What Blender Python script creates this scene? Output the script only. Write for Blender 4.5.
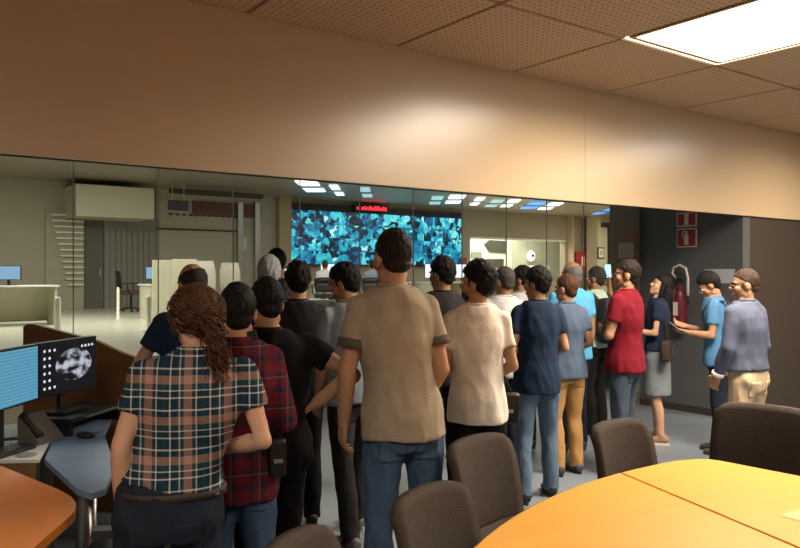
import bpy, bmesh, math, random
from mathutils import Vector, Matrix, noise
random.seed(7)
for o in list(bpy.data.objects): bpy.data.objects.remove(o)
scene = bpy.context.scene
COL = scene.collection

# ---------------------------------------------------------------- camera, world, exposure
YAW = math.radians(-36.23)
EYE = 1.65
cam = bpy.data.cameras.new('camera'); camo = bpy.data.objects.new('camera', cam); COL.objects.link(camo)
cam.sensor_width = 36; cam.lens = 34.2; cam.clip_end = 200; cam.clip_start = .05
camo.location = (0, 0, EYE); camo.rotation_euler = (math.radians(90), 0, YAW)
scene.camera = camo
w = bpy.data.worlds.new('world'); scene.world = w; w.use_nodes = True
w.node_tree.nodes['Background'].inputs[0].default_value = (.30, .22, .15, 1)
w.node_tree.nodes['Background'].inputs[1].default_value = .05
vs = scene.view_settings
vs.view_transform = 'Standard'; vs.look = 'None'; vs.gamma = 1; vs.use_curve_mapping = False
vs.exposure = 0.32

def W(px, d, z=0.0):
    """room point seen at photo column px, d metres in front of the lens"""
    t = (px-400)/760
    return Vector((d*(.8066*t+.5911), d*(-.5911*t+.8066), z))
def HZ(py, d): return EYE-(py-274)*d/760

# ---------------------------------------------------------------- materials
MATS = {}
def new_mat(name):
    m = bpy.data.materials.new(name); m.use_nodes = True
    return m, m.node_tree.nodes, m.node_tree.links, m.node_tree.nodes['Principled BSDF']
def rgb(c): return (c[0], c[1], c[2], 1)
def M(name, col, rough=.6, metal=0, bump=None, var=None, emit=None, spec=.5, stretch=None):
    if name in MATS: return MATS[name]
    m, N, L, b = new_mat(name); MATS[name] = m
    b.inputs['Base Color'].default_value = rgb(col); b.inputs['Roughness'].default_value = rough
    b.inputs['Metallic'].default_value = metal; b.inputs['Specular IOR Level'].default_value = spec
    tc = N.new('ShaderNodeTexCoord'); src = tc.outputs['Object']
    if stretch:
        mp = N.new('ShaderNodeMapping'); mp.inputs['Scale'].default_value = stretch
        L.new(src, mp.inputs['Vector']); src = mp.outputs[0]
    if var:
        n = N.new('ShaderNodeTexNoise'); n.inputs['Scale'].default_value = var[0]; n.inputs['Detail'].default_value = 4
        L.new(src, n.inputs['Vector'])
        mx = N.new('ShaderNodeMix'); mx.data_type = 'RGBA'
        k = var[1]
        mx.inputs[6].default_value = rgb([max(0, c*(1-k)) for c in col]); mx.inputs[7].default_value = rgb([min(1, c*(1+k)) for c in col])
        L.new(n.outputs['Fac'], mx.inputs[0]); L.new(mx.outputs[2], b.inputs['Base Color'])
    if bump:
        n2 = N.new('ShaderNodeTexNoise'); n2.inputs['Scale'].default_value = bump[0]; n2.inputs['Detail'].default_value = 3
        L.new(src, n2.inputs['Vector'])
        bp = N.new('ShaderNodeBump'); bp.inputs['Strength'].default_value = bump[1]; bp.inputs['Distance'].default_value = .01
        L.new(n2.outputs['Fac'], bp.inputs['Height']); L.new(bp.outputs[0], b.inputs['Normal'])
    if emit:
        b.inputs['Emission Color'].default_value = rgb(emit[0]); b.inputs['Emission Strength'].default_value = emit[1]
    return m
def cloth(name, col, v=.16, rough=.9): return M(name, col, rough, bump=(90, .25), var=(14, v), spec=.15)

def plaid(name, xs, zs, fx, fz, w=.5):
    if name in MATS: return MATS[name]
    m, N, L, b = new_mat(name); MATS[name] = m
    b.inputs['Roughness'].default_value = .9; b.inputs['Specular IOR Level'].default_value = .15
    tc = N.new('ShaderNodeTexCoord'); sp = N.new('ShaderNodeSeparateXYZ'); L.new(tc.outputs['Object'], sp.inputs[0])
    outs = []
    for ax, st, f in ((0, xs, fx), (2, zs, fz)):
        mu = N.new('ShaderNodeMath'); mu.operation = 'MULTIPLY'; mu.inputs[1].default_value = f
        L.new(sp.outputs[ax], mu.inputs[0])
        fr = N.new('ShaderNodeMath'); fr.operation = 'FRACT'; L.new(mu.outputs[0], fr.inputs[0])
        cr = N.new('ShaderNodeValToRGB'); cr.color_ramp.interpolation = 'CONSTANT'
        e = cr.color_ramp.elements
        e[0].position = st[0][0]; e[0].color = rgb(st[0][1]); e[1].position = st[1][0]; e[1].color = rgb(st[1][1])
        for p, c in st[2:]:
            q = e.new(p); q.color = rgb(c)
        L.new(fr.outputs[0], cr.inputs[0]); outs.append(cr.outputs[0])
    mx = N.new('ShaderNodeMix'); mx.data_type = 'RGBA'; mx.inputs[0].default_value = w
    L.new(outs[0], mx.inputs[6]); L.new(outs[1], mx.inputs[7]); L.new(mx.outputs[2], b.inputs['Base Color'])
    n2 = N.new('ShaderNodeTexNoise'); n2.inputs['Scale'].default_value = 30; L.new(tc.outputs['Object'], n2.inputs['Vector'])
    bp = N.new('ShaderNodeBump'); bp.inputs['Strength'].default_value = .3; bp.inputs['Distance'].default_value = .01
    L.new(n2.outputs['Fac'], bp.inputs['Height']); L.new(bp.outputs[0], b.inputs['Normal'])
    return m

def perforated(name, col, hole, pitch):
    m, N, L, b = new_mat(name); MATS[name] = m
    b.inputs['Roughness'].default_value = .7
    tc = N.new('ShaderNodeTexCoord'); sp = N.new('ShaderNodeSeparateXYZ'); L.new(tc.outputs['Object'], sp.inputs[0])
    sq = []
    for ax in (0, 1):
        mu = N.new('ShaderNodeMath'); mu.operation = 'MULTIPLY'; mu.inputs[1].default_value = 1/pitch; L.new(sp.outputs[ax], mu.inputs[0])
        fr = N.new('ShaderNodeMath'); fr.operation = 'FRACT'; L.new(mu.outputs[0], fr.inputs[0])
        sb = N.new('ShaderNodeMath'); sb.operation = 'SUBTRACT'; sb.inputs[1].default_value = .5; L.new(fr.outputs[0], sb.inputs[0])
        p2 = N.new('ShaderNodeMath'); p2.operation = 'MULTIPLY'; L.new(sb.outputs[0], p2.inputs[0]); L.new(sb.outputs[0], p2.inputs[1]); sq.append(p2)
    ad = N.new('ShaderNodeMath'); ad.operation = 'ADD'; L.new(sq[0].outputs[0], ad.inputs[0]); L.new(sq[1].outputs[0], ad.inputs[1])
    lt = N.new('ShaderNodeMath'); lt.operation = 'LESS_THAN'; lt.inputs[1].default_value = .05; L.new(ad.outputs[0], lt.inputs[0])
    mx = N.new('ShaderNodeMix'); mx.data_type = 'RGBA'; mx.inputs[6].default_value = rgb(col); mx.inputs[7].default_value = rgb(hole)
    L.new(lt.outputs[0], mx.inputs[0]); L.new(mx.outputs[2], b.inputs['Base Color'])
    return m

def glass_mat(name, tint=(.93, .97, .95), refl=.10):
    m = bpy.data.materials.new(name); m.use_nodes = True; N = m.node_tree.nodes; L = m.node_tree.links
    for n in list(N):
        if n.type != 'OUTPUT_MATERIAL': N.remove(n)
    out = [n for n in N if n.type == 'OUTPUT_MATERIAL'][0]
    tr = N.new('ShaderNodeBsdfTransparent'); tr.inputs[0].default_value = rgb(tint)
    gl = N.new('ShaderNodeBsdfGlossy'); gl.inputs['Roughness'].default_value = .02; gl.inputs['Color'].default_value = (1, 1, 1, 1)
    fr = N.new('ShaderNodeFresnel'); fr.inputs['IOR'].default_value = 1.5
    gm = N.new('ShaderNodeNewGeometry'); inv = N.new('ShaderNodeMath'); inv.operation = 'SUBTRACT'; inv.inputs[0].default_value = 1; L.new(gm.outputs['Backfacing'], inv.inputs[1])
    mu = N.new('ShaderNodeMath'); mu.operation = 'MULTIPLY'; L.new(fr.outputs[0], mu.inputs[0]); L.new(inv.outputs[0], mu.inputs[1])   # reflect at the outer face only
    ms = N.new('ShaderNodeMixShader'); L.new(mu.outputs[0], ms.inputs[0]); L.new(tr.outputs[0], ms.inputs[1]); L.new(gl.outputs[0], ms.inputs[2])
    L.new(ms.outputs[0], out.inputs[0]); MATS[name] = m
    return m

def video_mat(name, k=2.2):
    """camera feeds: bright wedge shapes in cyan, blue and white, another picture on every panel"""
    m, N, L, b = new_mat(name); MATS[name] = m
    b.inputs['Base Color'].default_value = (.01, .02, .03, 1); b.inputs['Roughness'].default_value = .25
    tc = N.new('ShaderNodeTexCoord'); oi = N.new('ShaderNodeObjectInfo')
    vm = N.new('ShaderNodeVectorMath'); vm.operation = 'SCALE'; vm.inputs[0].default_value = (37, 11, 53); L.new(oi.outputs['Random'], vm.inputs['Scale'])
    ad = N.new('ShaderNodeVectorMath'); ad.operation = 'ADD'; L.new(tc.outputs['Object'], ad.inputs[0]); L.new(vm.outputs[0], ad.inputs[1])
    vo = N.new('ShaderNodeTexVoronoi'); vo.inputs['Scale'].default_value = 7.0; vo.distance = 'MANHATTAN'
    no = N.new('ShaderNodeTexNoise'); no.inputs['Scale'].default_value = 2.2; L.new(ad.outputs[0], no.inputs['Vector'])
    mxv = N.new('ShaderNodeMix'); mxv.data_type = 'RGBA'; mxv.inputs[0].default_value = .35
    L.new(ad.outputs[0], mxv.inputs[6]); L.new(no.outputs['Color'], mxv.inputs[7]); L.new(mxv.outputs[2], vo.inputs['Vector'])
    n2 = N.new('ShaderNodeTexNoise'); n2.inputs['Scale'].default_value = 9; L.new(ad.outputs[0], n2.inputs['Vector'])
    bw = N.new('ShaderNodeSeparateColor'); L.new(vo.outputs['Color'], bw.inputs[0])
    m1 = N.new('ShaderNodeMath'); m1.operation = 'MULTIPLY_ADD'; m1.inputs[1].default_value = .35; L.new(n2.outputs['Fac'], m1.inputs[0])
    m0 = N.new('ShaderNodeMath'); m0.operation = 'MULTIPLY'; m0.inputs[1].default_value = .75; L.new(bw.outputs[0], m0.inputs[0]); L.new(m0.outputs[0], m1.inputs[2])
    cr = N.new('ShaderNodeValToRGB'); e = cr.color_ramp.elements
    e[0].position = .24; e[0].color = (.002, .008, .02, 1); e[1].position = .98; e[1].color = (.6, .95, 1, 1)
    for p, c in ((.38, (.003, .03, .08)), (.52, (.012, .15, .33)), (.68, (.01, .38, .52)), (.84, (.10, .66, .76))):
        q = e.new(p); q.color = rgb(c)
    L.new(m1.outputs[0], cr.inputs[0])
    L.new(cr.outputs[0], b.inputs['Emission Color']); b.inputs['Emission Strength'].default_value = k
    return m

# ---------------------------------------------------------------- mesh helpers
def link(name, me, mat=None, parent=None, loc=None, rz=0, smooth=False):
    o = bpy.data.objects.new(name, me); COL.objects.link(o)
    if me is not None and mat is not None and len(me.materials) == 0: me.materials.append(mat)
    if smooth and me is not None:
        for p in me.polygons: p.use_smooth = True
    if parent: o.parent = parent
    if loc is not None: o.location = loc
    if rz: o.rotation_euler = (0, 0, rz)
    return o
def obj(name, bm, mat, parent=None, smooth=False, loc=None, rz=0):
    bmesh.ops.recalc_face_normals(bm, faces=bm.faces)
    me = bpy.data.meshes.new(name); bm.to_mesh(me); bm.free()
    return link(name, me, mat, parent, loc, rz, smooth)
def tag(o, label, cat, group=None):
    o['label'] = label; o['category'] = cat
    if group: o['group'] = group
    return o
def struct(o, label=None):
    o['kind'] = 'structure'
    if label: o['label'] = label
    return o
def thing(name, label, cat, loc=(0, 0, 0), rz=0, group=None):
    o = bpy.data.objects.new(name, None); COL.objects.link(o); o.location = loc; o.rotation_euler = (0, 0, rz); o.empty_display_size = .1
    return tag(o, label, cat, group)
def box(bm, x0, x1, y0, y1, z0, z1, bev=0, mat=None):
    r = bmesh.ops.create_cube(bm, size=1)
    vs_ = r['verts']
    for v in vs_:
        v.co = Vector((x0+(v.co.x+.5)*(x1-x0), y0+(v.co.y+.5)*(y1-y0), z0+(v.co.z+.5)*(z1-z0)))
    if bev:
        es = list({e for v in vs_ for e in v.link_edges})
        bmesh.ops.bevel(bm, geom=es, offset=bev, segments=2, affect='EDGES', profile=.6)
    elif mat is not None:
        for v in vs_: v.co = mat @ v.co
    return bm
def bx(*a, **k): return box(bmesh.new(), *a, **k)
def prism(pts, z0, z1, bm=None):
    bm = bm or bmesh.new(); n = len(pts)
    a = [bm.verts.new((p[0], p[1], z0)) for p in pts]; b = [bm.verts.new((p[0], p[1], z1)) for p in pts]
    bm.faces.new(a[::-1]); bm.faces.new(b)
    for i in range(n): bm.faces.new((a[i], a[(i+1) % n], b[(i+1) % n], b[i]))
    return bm
def tube(bm, pts, radii, seg=12, flat=None, up=None, cap=True, twist=None):
    """loft along pts; radii float or (a,b) in the frame whose first axis is nearest to `up`-cross"""
    pts = [Vector(p) for p in pts]; rings = []; prev = None
    for i, p in enumerate(pts):
        if i == 0: d = pts[1]-p
        elif i == len(pts)-1: d = p-pts[i-1]
        else: d = (pts[i+1]-p).normalized()+(p-pts[i-1]).normalized()
        d.normalize()
        if prev is None:
            ref = Vector(up) if up else (Vector((1, 0, 0)) if abs(d.x) < .8 else Vector((0, 1, 0)))
        else: ref = prev
        a = (ref-d*ref.dot(d)).normalized(); b = d.cross(a); prev = a
        r = radii[i] if not isinstance(radii, (int, float)) else radii
        ra, rb = r if isinstance(r, tuple) else (r, r)
        rings.append([bm.verts.new(p+a*ra*math.cos(2*math.pi*k/seg)+b*rb*math.sin(2*math.pi*k/seg)) for k in range(seg)])
    for i in range(len(rings)-1):
        for k in range(seg):
            bm.faces.new((rings[i][k], rings[i][(k+1) % seg], rings[i+1][(k+1) % seg], rings[i+1][k]))
    if cap:
        bm.faces.new(rings[0][::-1]); bm.faces.new(rings[-1])
    return bm
def ell(bm, c, r, rot=None, sub=3):
    m = Matrix.Translation(Vector(c)) @ (rot.to_4x4() if rot else Matrix.Identity(4)) @ Matrix.Diagonal((r[0], r[1], r[2], 1))
    return bmesh.ops.create_icosphere(bm, subdivisions=sub, radius=1, matrix=m)['verts']
def lathe(bm, prof, seg=20, c=(0, 0, 0)):
    rings = [[bm.verts.new((c[0]+r*math.cos(2*math.pi*k/seg), c[1]+r*math.sin(2*math.pi*k/seg), c[2]+z)) for k in range(seg)] for r, z in prof]
    for i in range(len(rings)-1):
        for k in range(seg): bm.faces.new((rings[i][k], rings[i][(k+1) % seg], rings[i+1][(k+1) % seg], rings[i+1][k]))
    bm.faces.new(rings[0][::-1]); bm.faces.new(rings[-1]); return bm
def remesh(bm, voxel, smooth=2, dec=None):
    bmesh.ops.recalc_face_normals(bm, faces=bm.faces)
    me = bpy.data.meshes.new('tmp'); bm.to_mesh(me); bm.free()
    o = bpy.data.objects.new('tmp', me); COL.objects.link(o)
    r = o.modifiers.new('r', 'REMESH'); r.mode = 'VOXEL'; r.voxel_size = voxel; r.use_smooth_shade = True
    if smooth:
        s = o.modifiers.new('s', 'SMOOTH'); s.factor = .5; s.iterations = smooth
    dg = bpy.context.evaluated_depsgraph_get()
    me2 = bpy.data.meshes.new_from_object(o.evaluated_get(dg))
    bpy.data.objects.remove(o); bpy.data.meshes.remove(me)
    return me2
def join_meshes(name, ms):
    bm = bmesh.new()
    for m in ms: bm.from_mesh(m); bpy.data.meshes.remove(m)
    me = bpy.data.meshes.new(name); bm.to_mesh(me); bm.free()
    return me
def wrinkle(me, amp, sx, sz, seed=0, folds=0):
    co = [0.0]*(len(me.vertices)*3); me.vertices.foreach_get('co', co)
    nr = [0.0]*(len(me.vertices)*3); me.vertices.foreach_get('normal', nr)
    for i in range(0, len(co), 3):
        x, y, z = co[i:i+3]
        n = noise.noise(Vector((x*sx+seed, y*sx-seed, z*sz)))
        if folds: n += folds*(1-abs(noise.noise(Vector((x*sx*1.5+z*4+seed, y*sx*1.5, z*sz*.7-x*5)))*2))-folds*.6
        n *= amp
        co[i] += nr[i]*n; co[i+1] += nr[i+1]*n; co[i+2] += nr[i+2]*n
    me.vertices.foreach_set('co', co); me.update()

# ---------------------------------------------------------------- lamps of the two rooms, with two added fill lights
CEIL = 3.35; BULK = 2.304; WY = 4.58          # meeting room ceiling, bulkhead underside, bulkhead plane
CR_FLOOR = .70; CR_CEIL = 4.12; GY = 8.15; BY = 22.0
def area(name, loc, sx, sy, power, col, spread=180, rot=(0, 0, 0)):
    l = bpy.data.lights.new(name, 'AREA'); l.shape = 'RECTANGLE'; l.size = sx; l.size_y = sy; l.energy = power; l.color = col
    l.spread = math.radians(spread)
    o = bpy.data.objects.new(name, l); COL.objects.link(o); o.location = loc; o.rotation_euler = rot
    return o
WARM = (1, .84, .64)
area('lamp_or_fill_light', (5.11, 2.26, CEIL-.03), .95, 2.1, 215, WARM, 164)
area('lamp_or_fill_light', (8.71, 2.26, CEIL-.03), .95, 2.1, 120, WARM, 166)
area('lamp_or_fill_light', (5.11, -1.94, CEIL-.03), .95, .95, 75, WARM, 140)
area('lamp_or_fill_light', (1.51, -1.94, CEIL-.03), .95, .95, 85, WARM, 140)
area('lamp_or_fill_light', (-.89, .46, CEIL-.03), .95, .95, 60, WARM, 140)  # fill light added out of view for the left table and desk
area('lamp_or_fill_light', (3.0, 15, CR_CEIL-.06), 5, 4, 240, (1, .95, .85))
area('lamp_or_fill_light', (9.0, 13, CR_CEIL-.06), 5, 3, 150, (1, .93, .82))
area('lamp_or_fill_light', (17.0, 15, CR_CEIL-.06), 6, 4, 200, (1, .88, .72))
area('lamp_or_fill_light', (25.0, 17.5, CR_CEIL-.06), 4, 3, 200, (1, .88, .72))  # fill light without a fixture, added to brighten the cream column
area('lamp_or_fill_light', (22.6, 24.0, 3.9), 6, 2.2, 330, (1, .95, .82))

# ---------------------------------------------------------------- the setting
def RX(px):
    t = (px-400)/760; return (.8066*t+.5911)/(-.5911*t+.8066)
def DY(px, Y):
    t = (px-400)/760; return Y/(-.5911*t+.8066)
def PW(px, py, Y):
    """point on the plane Y=const seen at a photo pixel"""
    return Vector((RX(px)*Y, Y, HZ(py, DY(px, Y))))

tan = M('tan_paint', (.56, .41, .26), .29, var=(.5, .04), spec=.85)
dark_gap = M('dark_gap', (.05, .035, .02), .9)
wallbrown = M('brown_wall', (.22, .16, .105), .7, var=(.6, .06))
darkbrown = M('dark_brown_panel', (.042, .031, .024), .6, var=(1.2, .15))
greywall = M('grey_wall', (.088, .090, .096), .7, var=(1.0, .08))
taupe = M('taupe_panel', (.17, .14, .105), .55, var=(.8, .08))
vinyl = M('grey_vinyl', (.175, .205, .245), .42, bump=(40, .05), var=(2.5, .18))
crfloor = M('cream_floor', (.62, .60, .48), .3, var=(1.5, .06))
crwall = M('beige_wall', (.46, .42, .335), .6, var=(.5, .10))
crceil = M('metal_ceiling', (.40, .34, .28), .40, metal=.35, var=(.8, .15), stretch=(.2, 3, 1))
cream = M('cream_laminate', (.66, .62, .48), .5, var=(2, .06))
white_l = M('white_laminate', (.78, .77, .72), .45)
steel = M('steel', (.45, .45, .44), .35, metal=.9)
blackp = M('black_plastic', (.015, .015, .017), .45, bump=(80, .08))
glass = glass_mat('clear_glass')
tile_mat = perforated('perforated_tile', (.54, .36, .215), (.27, .165, .09), .05)

struct(obj('floor', bx(-3.2, 11.6, -4.2, GY, -.12, 0), vinyl), 'grey-blue vinyl floor under the crowd')
# front bulkhead of tan panels
wf = struct(obj('wall_front', bx(-3.2, 10.8, WY+.02, WY+.14, BULK+.004, CEIL), dark_gap), 'tan panelled bulkhead above the wide opening')
js = [-3.2, 5.44, 10.8]
for a, b in zip(js, js[1:]):
    p = bx(a+.001, b-.001, WY, WY+.03, BULK, CEIL, bev=.002); o = obj('wall_panel', p, tan, wf)
# side and rear walls
struct(obj('wall_left', bx(-3.35, -3.2, -4.2, GY, 0, CEIL), wallbrown))
struct(obj('wall_rear', bx(-3.35, 10.95, -4.35, -4.2, 0, CEIL), wallbrown))
struct(obj('wall_right', bx(10.8, 10.95, -4.2, WY+.14, 0, CEIL), wallbrown))
struct(obj('wall_panel_dark', bx(8.30, 10.8, WY+.03, WY+.13, 0, BULK), darkbrown), 'dark brown wall panel under the right end of the bulkhead')
ew = struct(obj('wall_end', bx(8.15, 8.30, WY+.03, 5.97, 0, CEIL), greywall), 'dark grey end wall with the fire extinguisher')
obj('skirting', bx(8.135, 8.152, WY+.04, 5.97, .0, .08), darkbrown, ew)
struct(obj('wall_pier', bx(8.10, 8.30, 5.975, 6.41, 0, CEIL), taupe), 'taupe pier at the end of the grey wall')
struct(obj('wall_return', bx(8.30, 11.6, 6.30, 6.41, 0, CEIL), greywall))
struct(obj('wall_gallery_end', bx(11.6, 11.75, 6.41, GY, 0, CEIL), greywall))
# ceiling: dark slab with perforated tiles
cs = struct(obj('ceiling', bx(-3.2, 10.8, -4.2, WY+.02, CEIL+.012, CEIL+.14), dark_gap), 'suspended ceiling of perforated tan tiles')
xs = [-3.2]+[3.31+1.2*k for k in range(-5, 7)]+[10.8]; ys = [WY, 3.46, 2.26, 1.06, -.14, -1.34, -2.54, -3.74, -4.2]
LUM = {(4.51, 3.46), (8.11, 3.46), (4.51, 2.26), (8.11, 2.26), (4.51, -1.34), (.91, -1.34), (-1.49, 1.06)}
cache = {}
for i in range(len(xs)-1):
    for j in range(len(ys)-1):
        x0, x1, y1, y0 = xs[i], xs[i+1], ys[j], ys[j+1]
        if (round(x0, 2), round(y1, 2)) in LUM: continue
        if x1-x0 < .1: continue
        key = (round(x1-x0, 3), round(y1-y0, 3))
        if key not in cache:
            b = bx(.012, x1-x0-.012, .012, y1-y0-.012, -.012, .01, bev=.003)
            bmesh.ops.recalc_face_normals(b, faces=b.faces)
            me = bpy.data.meshes.new('ceiling_tile'); b.to_mesh(me); b.free(); me.materials.append(tile_mat); cache[key] = me
        link('ceiling_tile', cache[key], None, cs, (x0, y0, CEIL))
struct(obj('ceiling_gallery', bx(-3.2, 11.6, WY+.14, GY, CEIL, CEIL+.12), taupe))

# recessed luminaires
lit = M('lit_diffuser', (.9, .88, .8), .5, emit=((1, .95, .86), 5.0))
litstrip = M('lit_edge_strip', (.9, .86, .75), .5, emit=((1, .88, .66), 1.8))
gold = M('gold_frame', (.50, .36, .16), .4, metal=.4)
def luminaire(x0, y0, label, n=1):
    hy = .6*n
    t = thing('ceiling_lamp', label, 'ceiling lamp', (x0+.6, y0+hy, CEIL), group='recessed ceiling lamps')
    a, b_, g = hy-.015, hy-.05, hy-.085
    for q in ((-.585, .585, b_, a), (-.585, .585, -a, -b_), (.55, .585, -b_, b_)): obj('edge_strip', bx(*q, -.010, .012), litstrip, t)
    b = bmesh.new()
    for q in ((-.585, .548, g, b_-.002), (-.585, .548, -b_+.002, -g), (-.585, -.555, -g, g), (.515, .548, -g, g)): box(b, *q, -.016, .012)
    obj('frame', b, gold, t)
    obj('diffuser', bx(-.553, .513, -g+.002, g-.002, -.012, .012), lit, t)
    return t
luminaire(4.51, 1.06, 'bright white ceiling lamp at the top right', 2)
luminaire(8.11, 1.06, 'ceiling lamp beyond the right edge of the picture', 2)
luminaire(4.51, -2.54, 'square ceiling lamp behind the camera, right')
luminaire(.91, -2.54, 'square ceiling lamp behind the camera, left')

luminaire(-1.49, -.14, 'added square fill lamp to the left of the camera')  # unseen fixture added to brighten the left table and desk

# glazed partition between gallery and control room
sill = struct(obj('wall_sill', bx(-3.2, 11.6, GY, GY+.14, 0, .74), cream), 'cream low wall under the glass partition')
obj('skirting', bx(-3.2, 11.6, GY-.012, GY+.002, 0, .09), M('dark_skirting', (.08, .08, .085), .6), sill)
struct(obj('trim_1', bx(-3.2, 11.6, GY-.02, GY+.16, .74, .775), steel))
part = struct(obj('window_1', bx(-3.2, 11.6, GY+.03, GY+.11, 3.26, CEIL+.77), taupe), 'glass partition facing the control room')
gx = [1.89+.87*k for k in range(-5, 12)]; gm = None
for a, b in zip(gx, gx[1:]):
    if gm is None:
        q = bx(.006, .864, 0, .012, 0, 2.49); bmesh.ops.recalc_face_normals(q, faces=q.faces)
        gm = bpy.data.meshes.new('pane'); q.to_mesh(gm); q.free(); gm.materials.append(glass)
    link('pane', gm, None, part, (a, GY+.06, .775))
mj = bpy.data.meshes.new('mullion'); q = bx(-.003, .003, 0, .02, 0, 2.49); q.to_mesh(mj); q.free(); mj.materials.append(M('joint_grey', (.35, .33, .29), .5))
for a in gx: link('mullion', mj, None, part, (a, GY+.05, .775))

# control room shell
struct(obj('floor_control_room', bx(-6, 36, GY+.14, 26, CR_FLOOR-.7, CR_FLOOR), crfloor), 'cream floor of the control room')
struct(obj('ceiling_control_room', bx(-6, 36, GY+.11, 26, CR_CEIL, CR_CEIL+.1), crceil), 'dull reflective metal ceiling of the control room')
struct(obj('wall_control_left', bx(-6.15, -6, GY, 26, 0, CR_CEIL), crwall))
struct(obj('wall_control_right', bx(36, 36.15, GY, 26, 0, CR_CEIL), crwall))
struct(obj('wall_control_front', bx(-6, -3.2, GY, GY+.14, 0, CR_CEIL), crwall))
struct(obj('wall_control_front_right', bx(11.6, 36, GY, GY+.14, 0, CR_CEIL), crwall))
ox0, ox1 = RX(470)*BY, RX(565)*BY
oz = PW(470, 237, BY).z
wb = bmesh.new()
box(wb, -6, ox0, BY, BY+.3, .5, CR_CEIL); box(wb, ox1, 36, BY, BY+.3, .5, CR_CEIL); box(wb, ox0, ox1, BY, BY+.3, oz, CR_CEIL); box(wb, ox0, ox1, BY, BY+.3, .5, 1.35)
taupe2 = M('taupe_wall', (.36, .29, .21), .6, var=(.6, .08))
bw_ = struct(obj('wall_back', wb, taupe2), 'taupe back wall of the control room')
struct(obj('wall_far_room', bx(ox0-4, ox1+4, 25.6, 25.75, .5, CR_CEIL), M('pale_wall', (.72, .70, .56), .6)), 'pale wall of the room behind the pass-through')
struct(obj('trim_2', bx(ox0, ox1, BY-.03, BY+.31, oz-.05, oz+.02), M('pale_trim', (.75, .70, .55), .4)))

# left part of the back wall: beige panels, ribbed grey panels, door
bl = struct(obj('wall_back_left', bx(-6, RX(74)*BY, BY-.25, BY-.02, CR_FLOOR, CR_CEIL), crwall))
X0, X1 = RX(103)*BY, RX(155)*BY
rib = M('ribbed_grey', (.26, .25, .22), .55, var=(1, .1))
wr = struct(obj('wall_ribbed', bx(X0, X1, BY-.08, BY-.01, CR_FLOOR, PW(120, 216, BY).z), rib), 'grey ribbed wall beside the dark door')
rm = bpy.data.meshes.new('slat'); q = bx(0, .13, -.03, 0, 0, 2.2, bev=.004); q.to_mesh(rm); q.free(); rm.materials.append(rib)
n = int((X1-X0)/.155)
for k in range(n): link('slat', rm, None, wr, (X0+.01+k*.155, BY-.08, CR_FLOOR))
d1 = struct(obj('door_1', bx(RX(76)*BY, X0-.02, BY-.10, BY-.01, CR_FLOOR, PW(90, 216, BY).z), M('door_grey', (.13, .12, .11), .5)), 'dark grey double door in the control room')
obj('door_handle', bx(X0-.14, X0-.10, BY-.15, BY-.10, CR_FLOOR+.9, CR_FLOOR+1.1), steel, d1)
obj('door_frame', bx(RX(75)*BY-.02, RX(76)*BY+.02, BY-.14, BY-.01, CR_FLOOR, PW(90, 216, BY).z), steel, d1)
a, b = PW(75, 216, 20.6), PW(153, 189, 20.6)
struct(obj('trim_3', bx(a.x, b.x, 20.5, 21.9, a.z, CR_CEIL-.06 if b.z > CR_CEIL else b.z, bev=.01), cream), 'cream duct casing above the grey door')
X2, X3 = RX(156)*BY, RX(286)*BY
wbr = struct(obj('wall_beige', bx(X2, X3, BY-.06, BY-.01, CR_FLOOR, CR_CEIL), crwall), 'beige panelled wall left of the video wall')
obj('rail', bx(X2, RX(240)*BY, BY-.10, BY-.06, PW(200, 231, BY).z, PW(200, 229.5, BY).z), darkbrown, wbr)
vm_ = bpy.data.meshes.new('vent_slot'); q = bx(0, .12, -.02, 0, 0, .05); q.to_mesh(vm_); q.free(); vm_.materials.append(dark_gap)
for k in range(11): link('vent_slot', vm_, None, wbr, (X2+.35+k*.2, BY-.055, PW(180, 215.5, BY).z))
for px in (237, 254):
    struct(obj('trim_post', bx(RX(px)*BY-.05, RX(px+3.5)*BY, BY-.2, BY-.06, CR_FLOOR, PW(px, 203, BY).z), steel))
struct(obj('wall_column', bx(RX(275)*BY, RX(287)*BY, BY-.30, BY-.06, CR_FLOOR, CR_CEIL), M('ochre_column', (.42, .33, .19), .6)), 'ochre column left of the video wall')
# ---------------------------------------------------------------- people
PROF_M = [(.78, .150, .105), (.86, .170, .118), (.95, .172, .122), (1.05, .158, .112), (1.16, .163, .116), (1.28, .182, .124), (1.37, .186, .116), (1.435, .168, .098), (1.478, .122, .084), (1.525, .064, .064)]
PROF_M = [(z, a*.93, b) if z < 1.5 else (z, a, b) for z, a, b in PROF_M]
PROF_F = [(.78, .150, .108), (.86, .172, .122), (.95, .170, .122), (1.05, .138, .102), (1.16, .138, .104), (1.28, .158, .122), (1.37, .166, .106), (1.435, .148, .090), (1.478, .106, .076), (1.525, .054, .056)]
def prof_at(P, z):
    for (z0, a0, b0), (z1, a1, b1) in zip(P, P[1:]):
        if z0 <= z <= z1:
            k = (z-z0)/(z1-z0); return a0+(a1-a0)*k, b0+(b1-b0)*k
    return (P[0][1], P[0][2]) if z < P[0][0] else (P[-1][1], P[-1][2])
ARM = {'hang': ((.13, -.02, -1), (.02, .22, -1)),
       'pocket': ((.30, -.28, -1), (-.18, .40, -1)),
       'front': ((.22, -.12, -1), (-.55, .85, -.35)),
       'akimbo': ((.80, -.32, -.75), (-.92, .05, -.62)),
       'cross': ((.22, .18, -1), (-.95, .42, .12)),
       'hold': ((.12, .05, -1), (-.25, 1, .12)),
       'raise': ((.10, .75, -.62), (-.10, .45, 1)),
       'chin': ((.10, .55, -.80), (-.45, .15, 1))}
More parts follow.
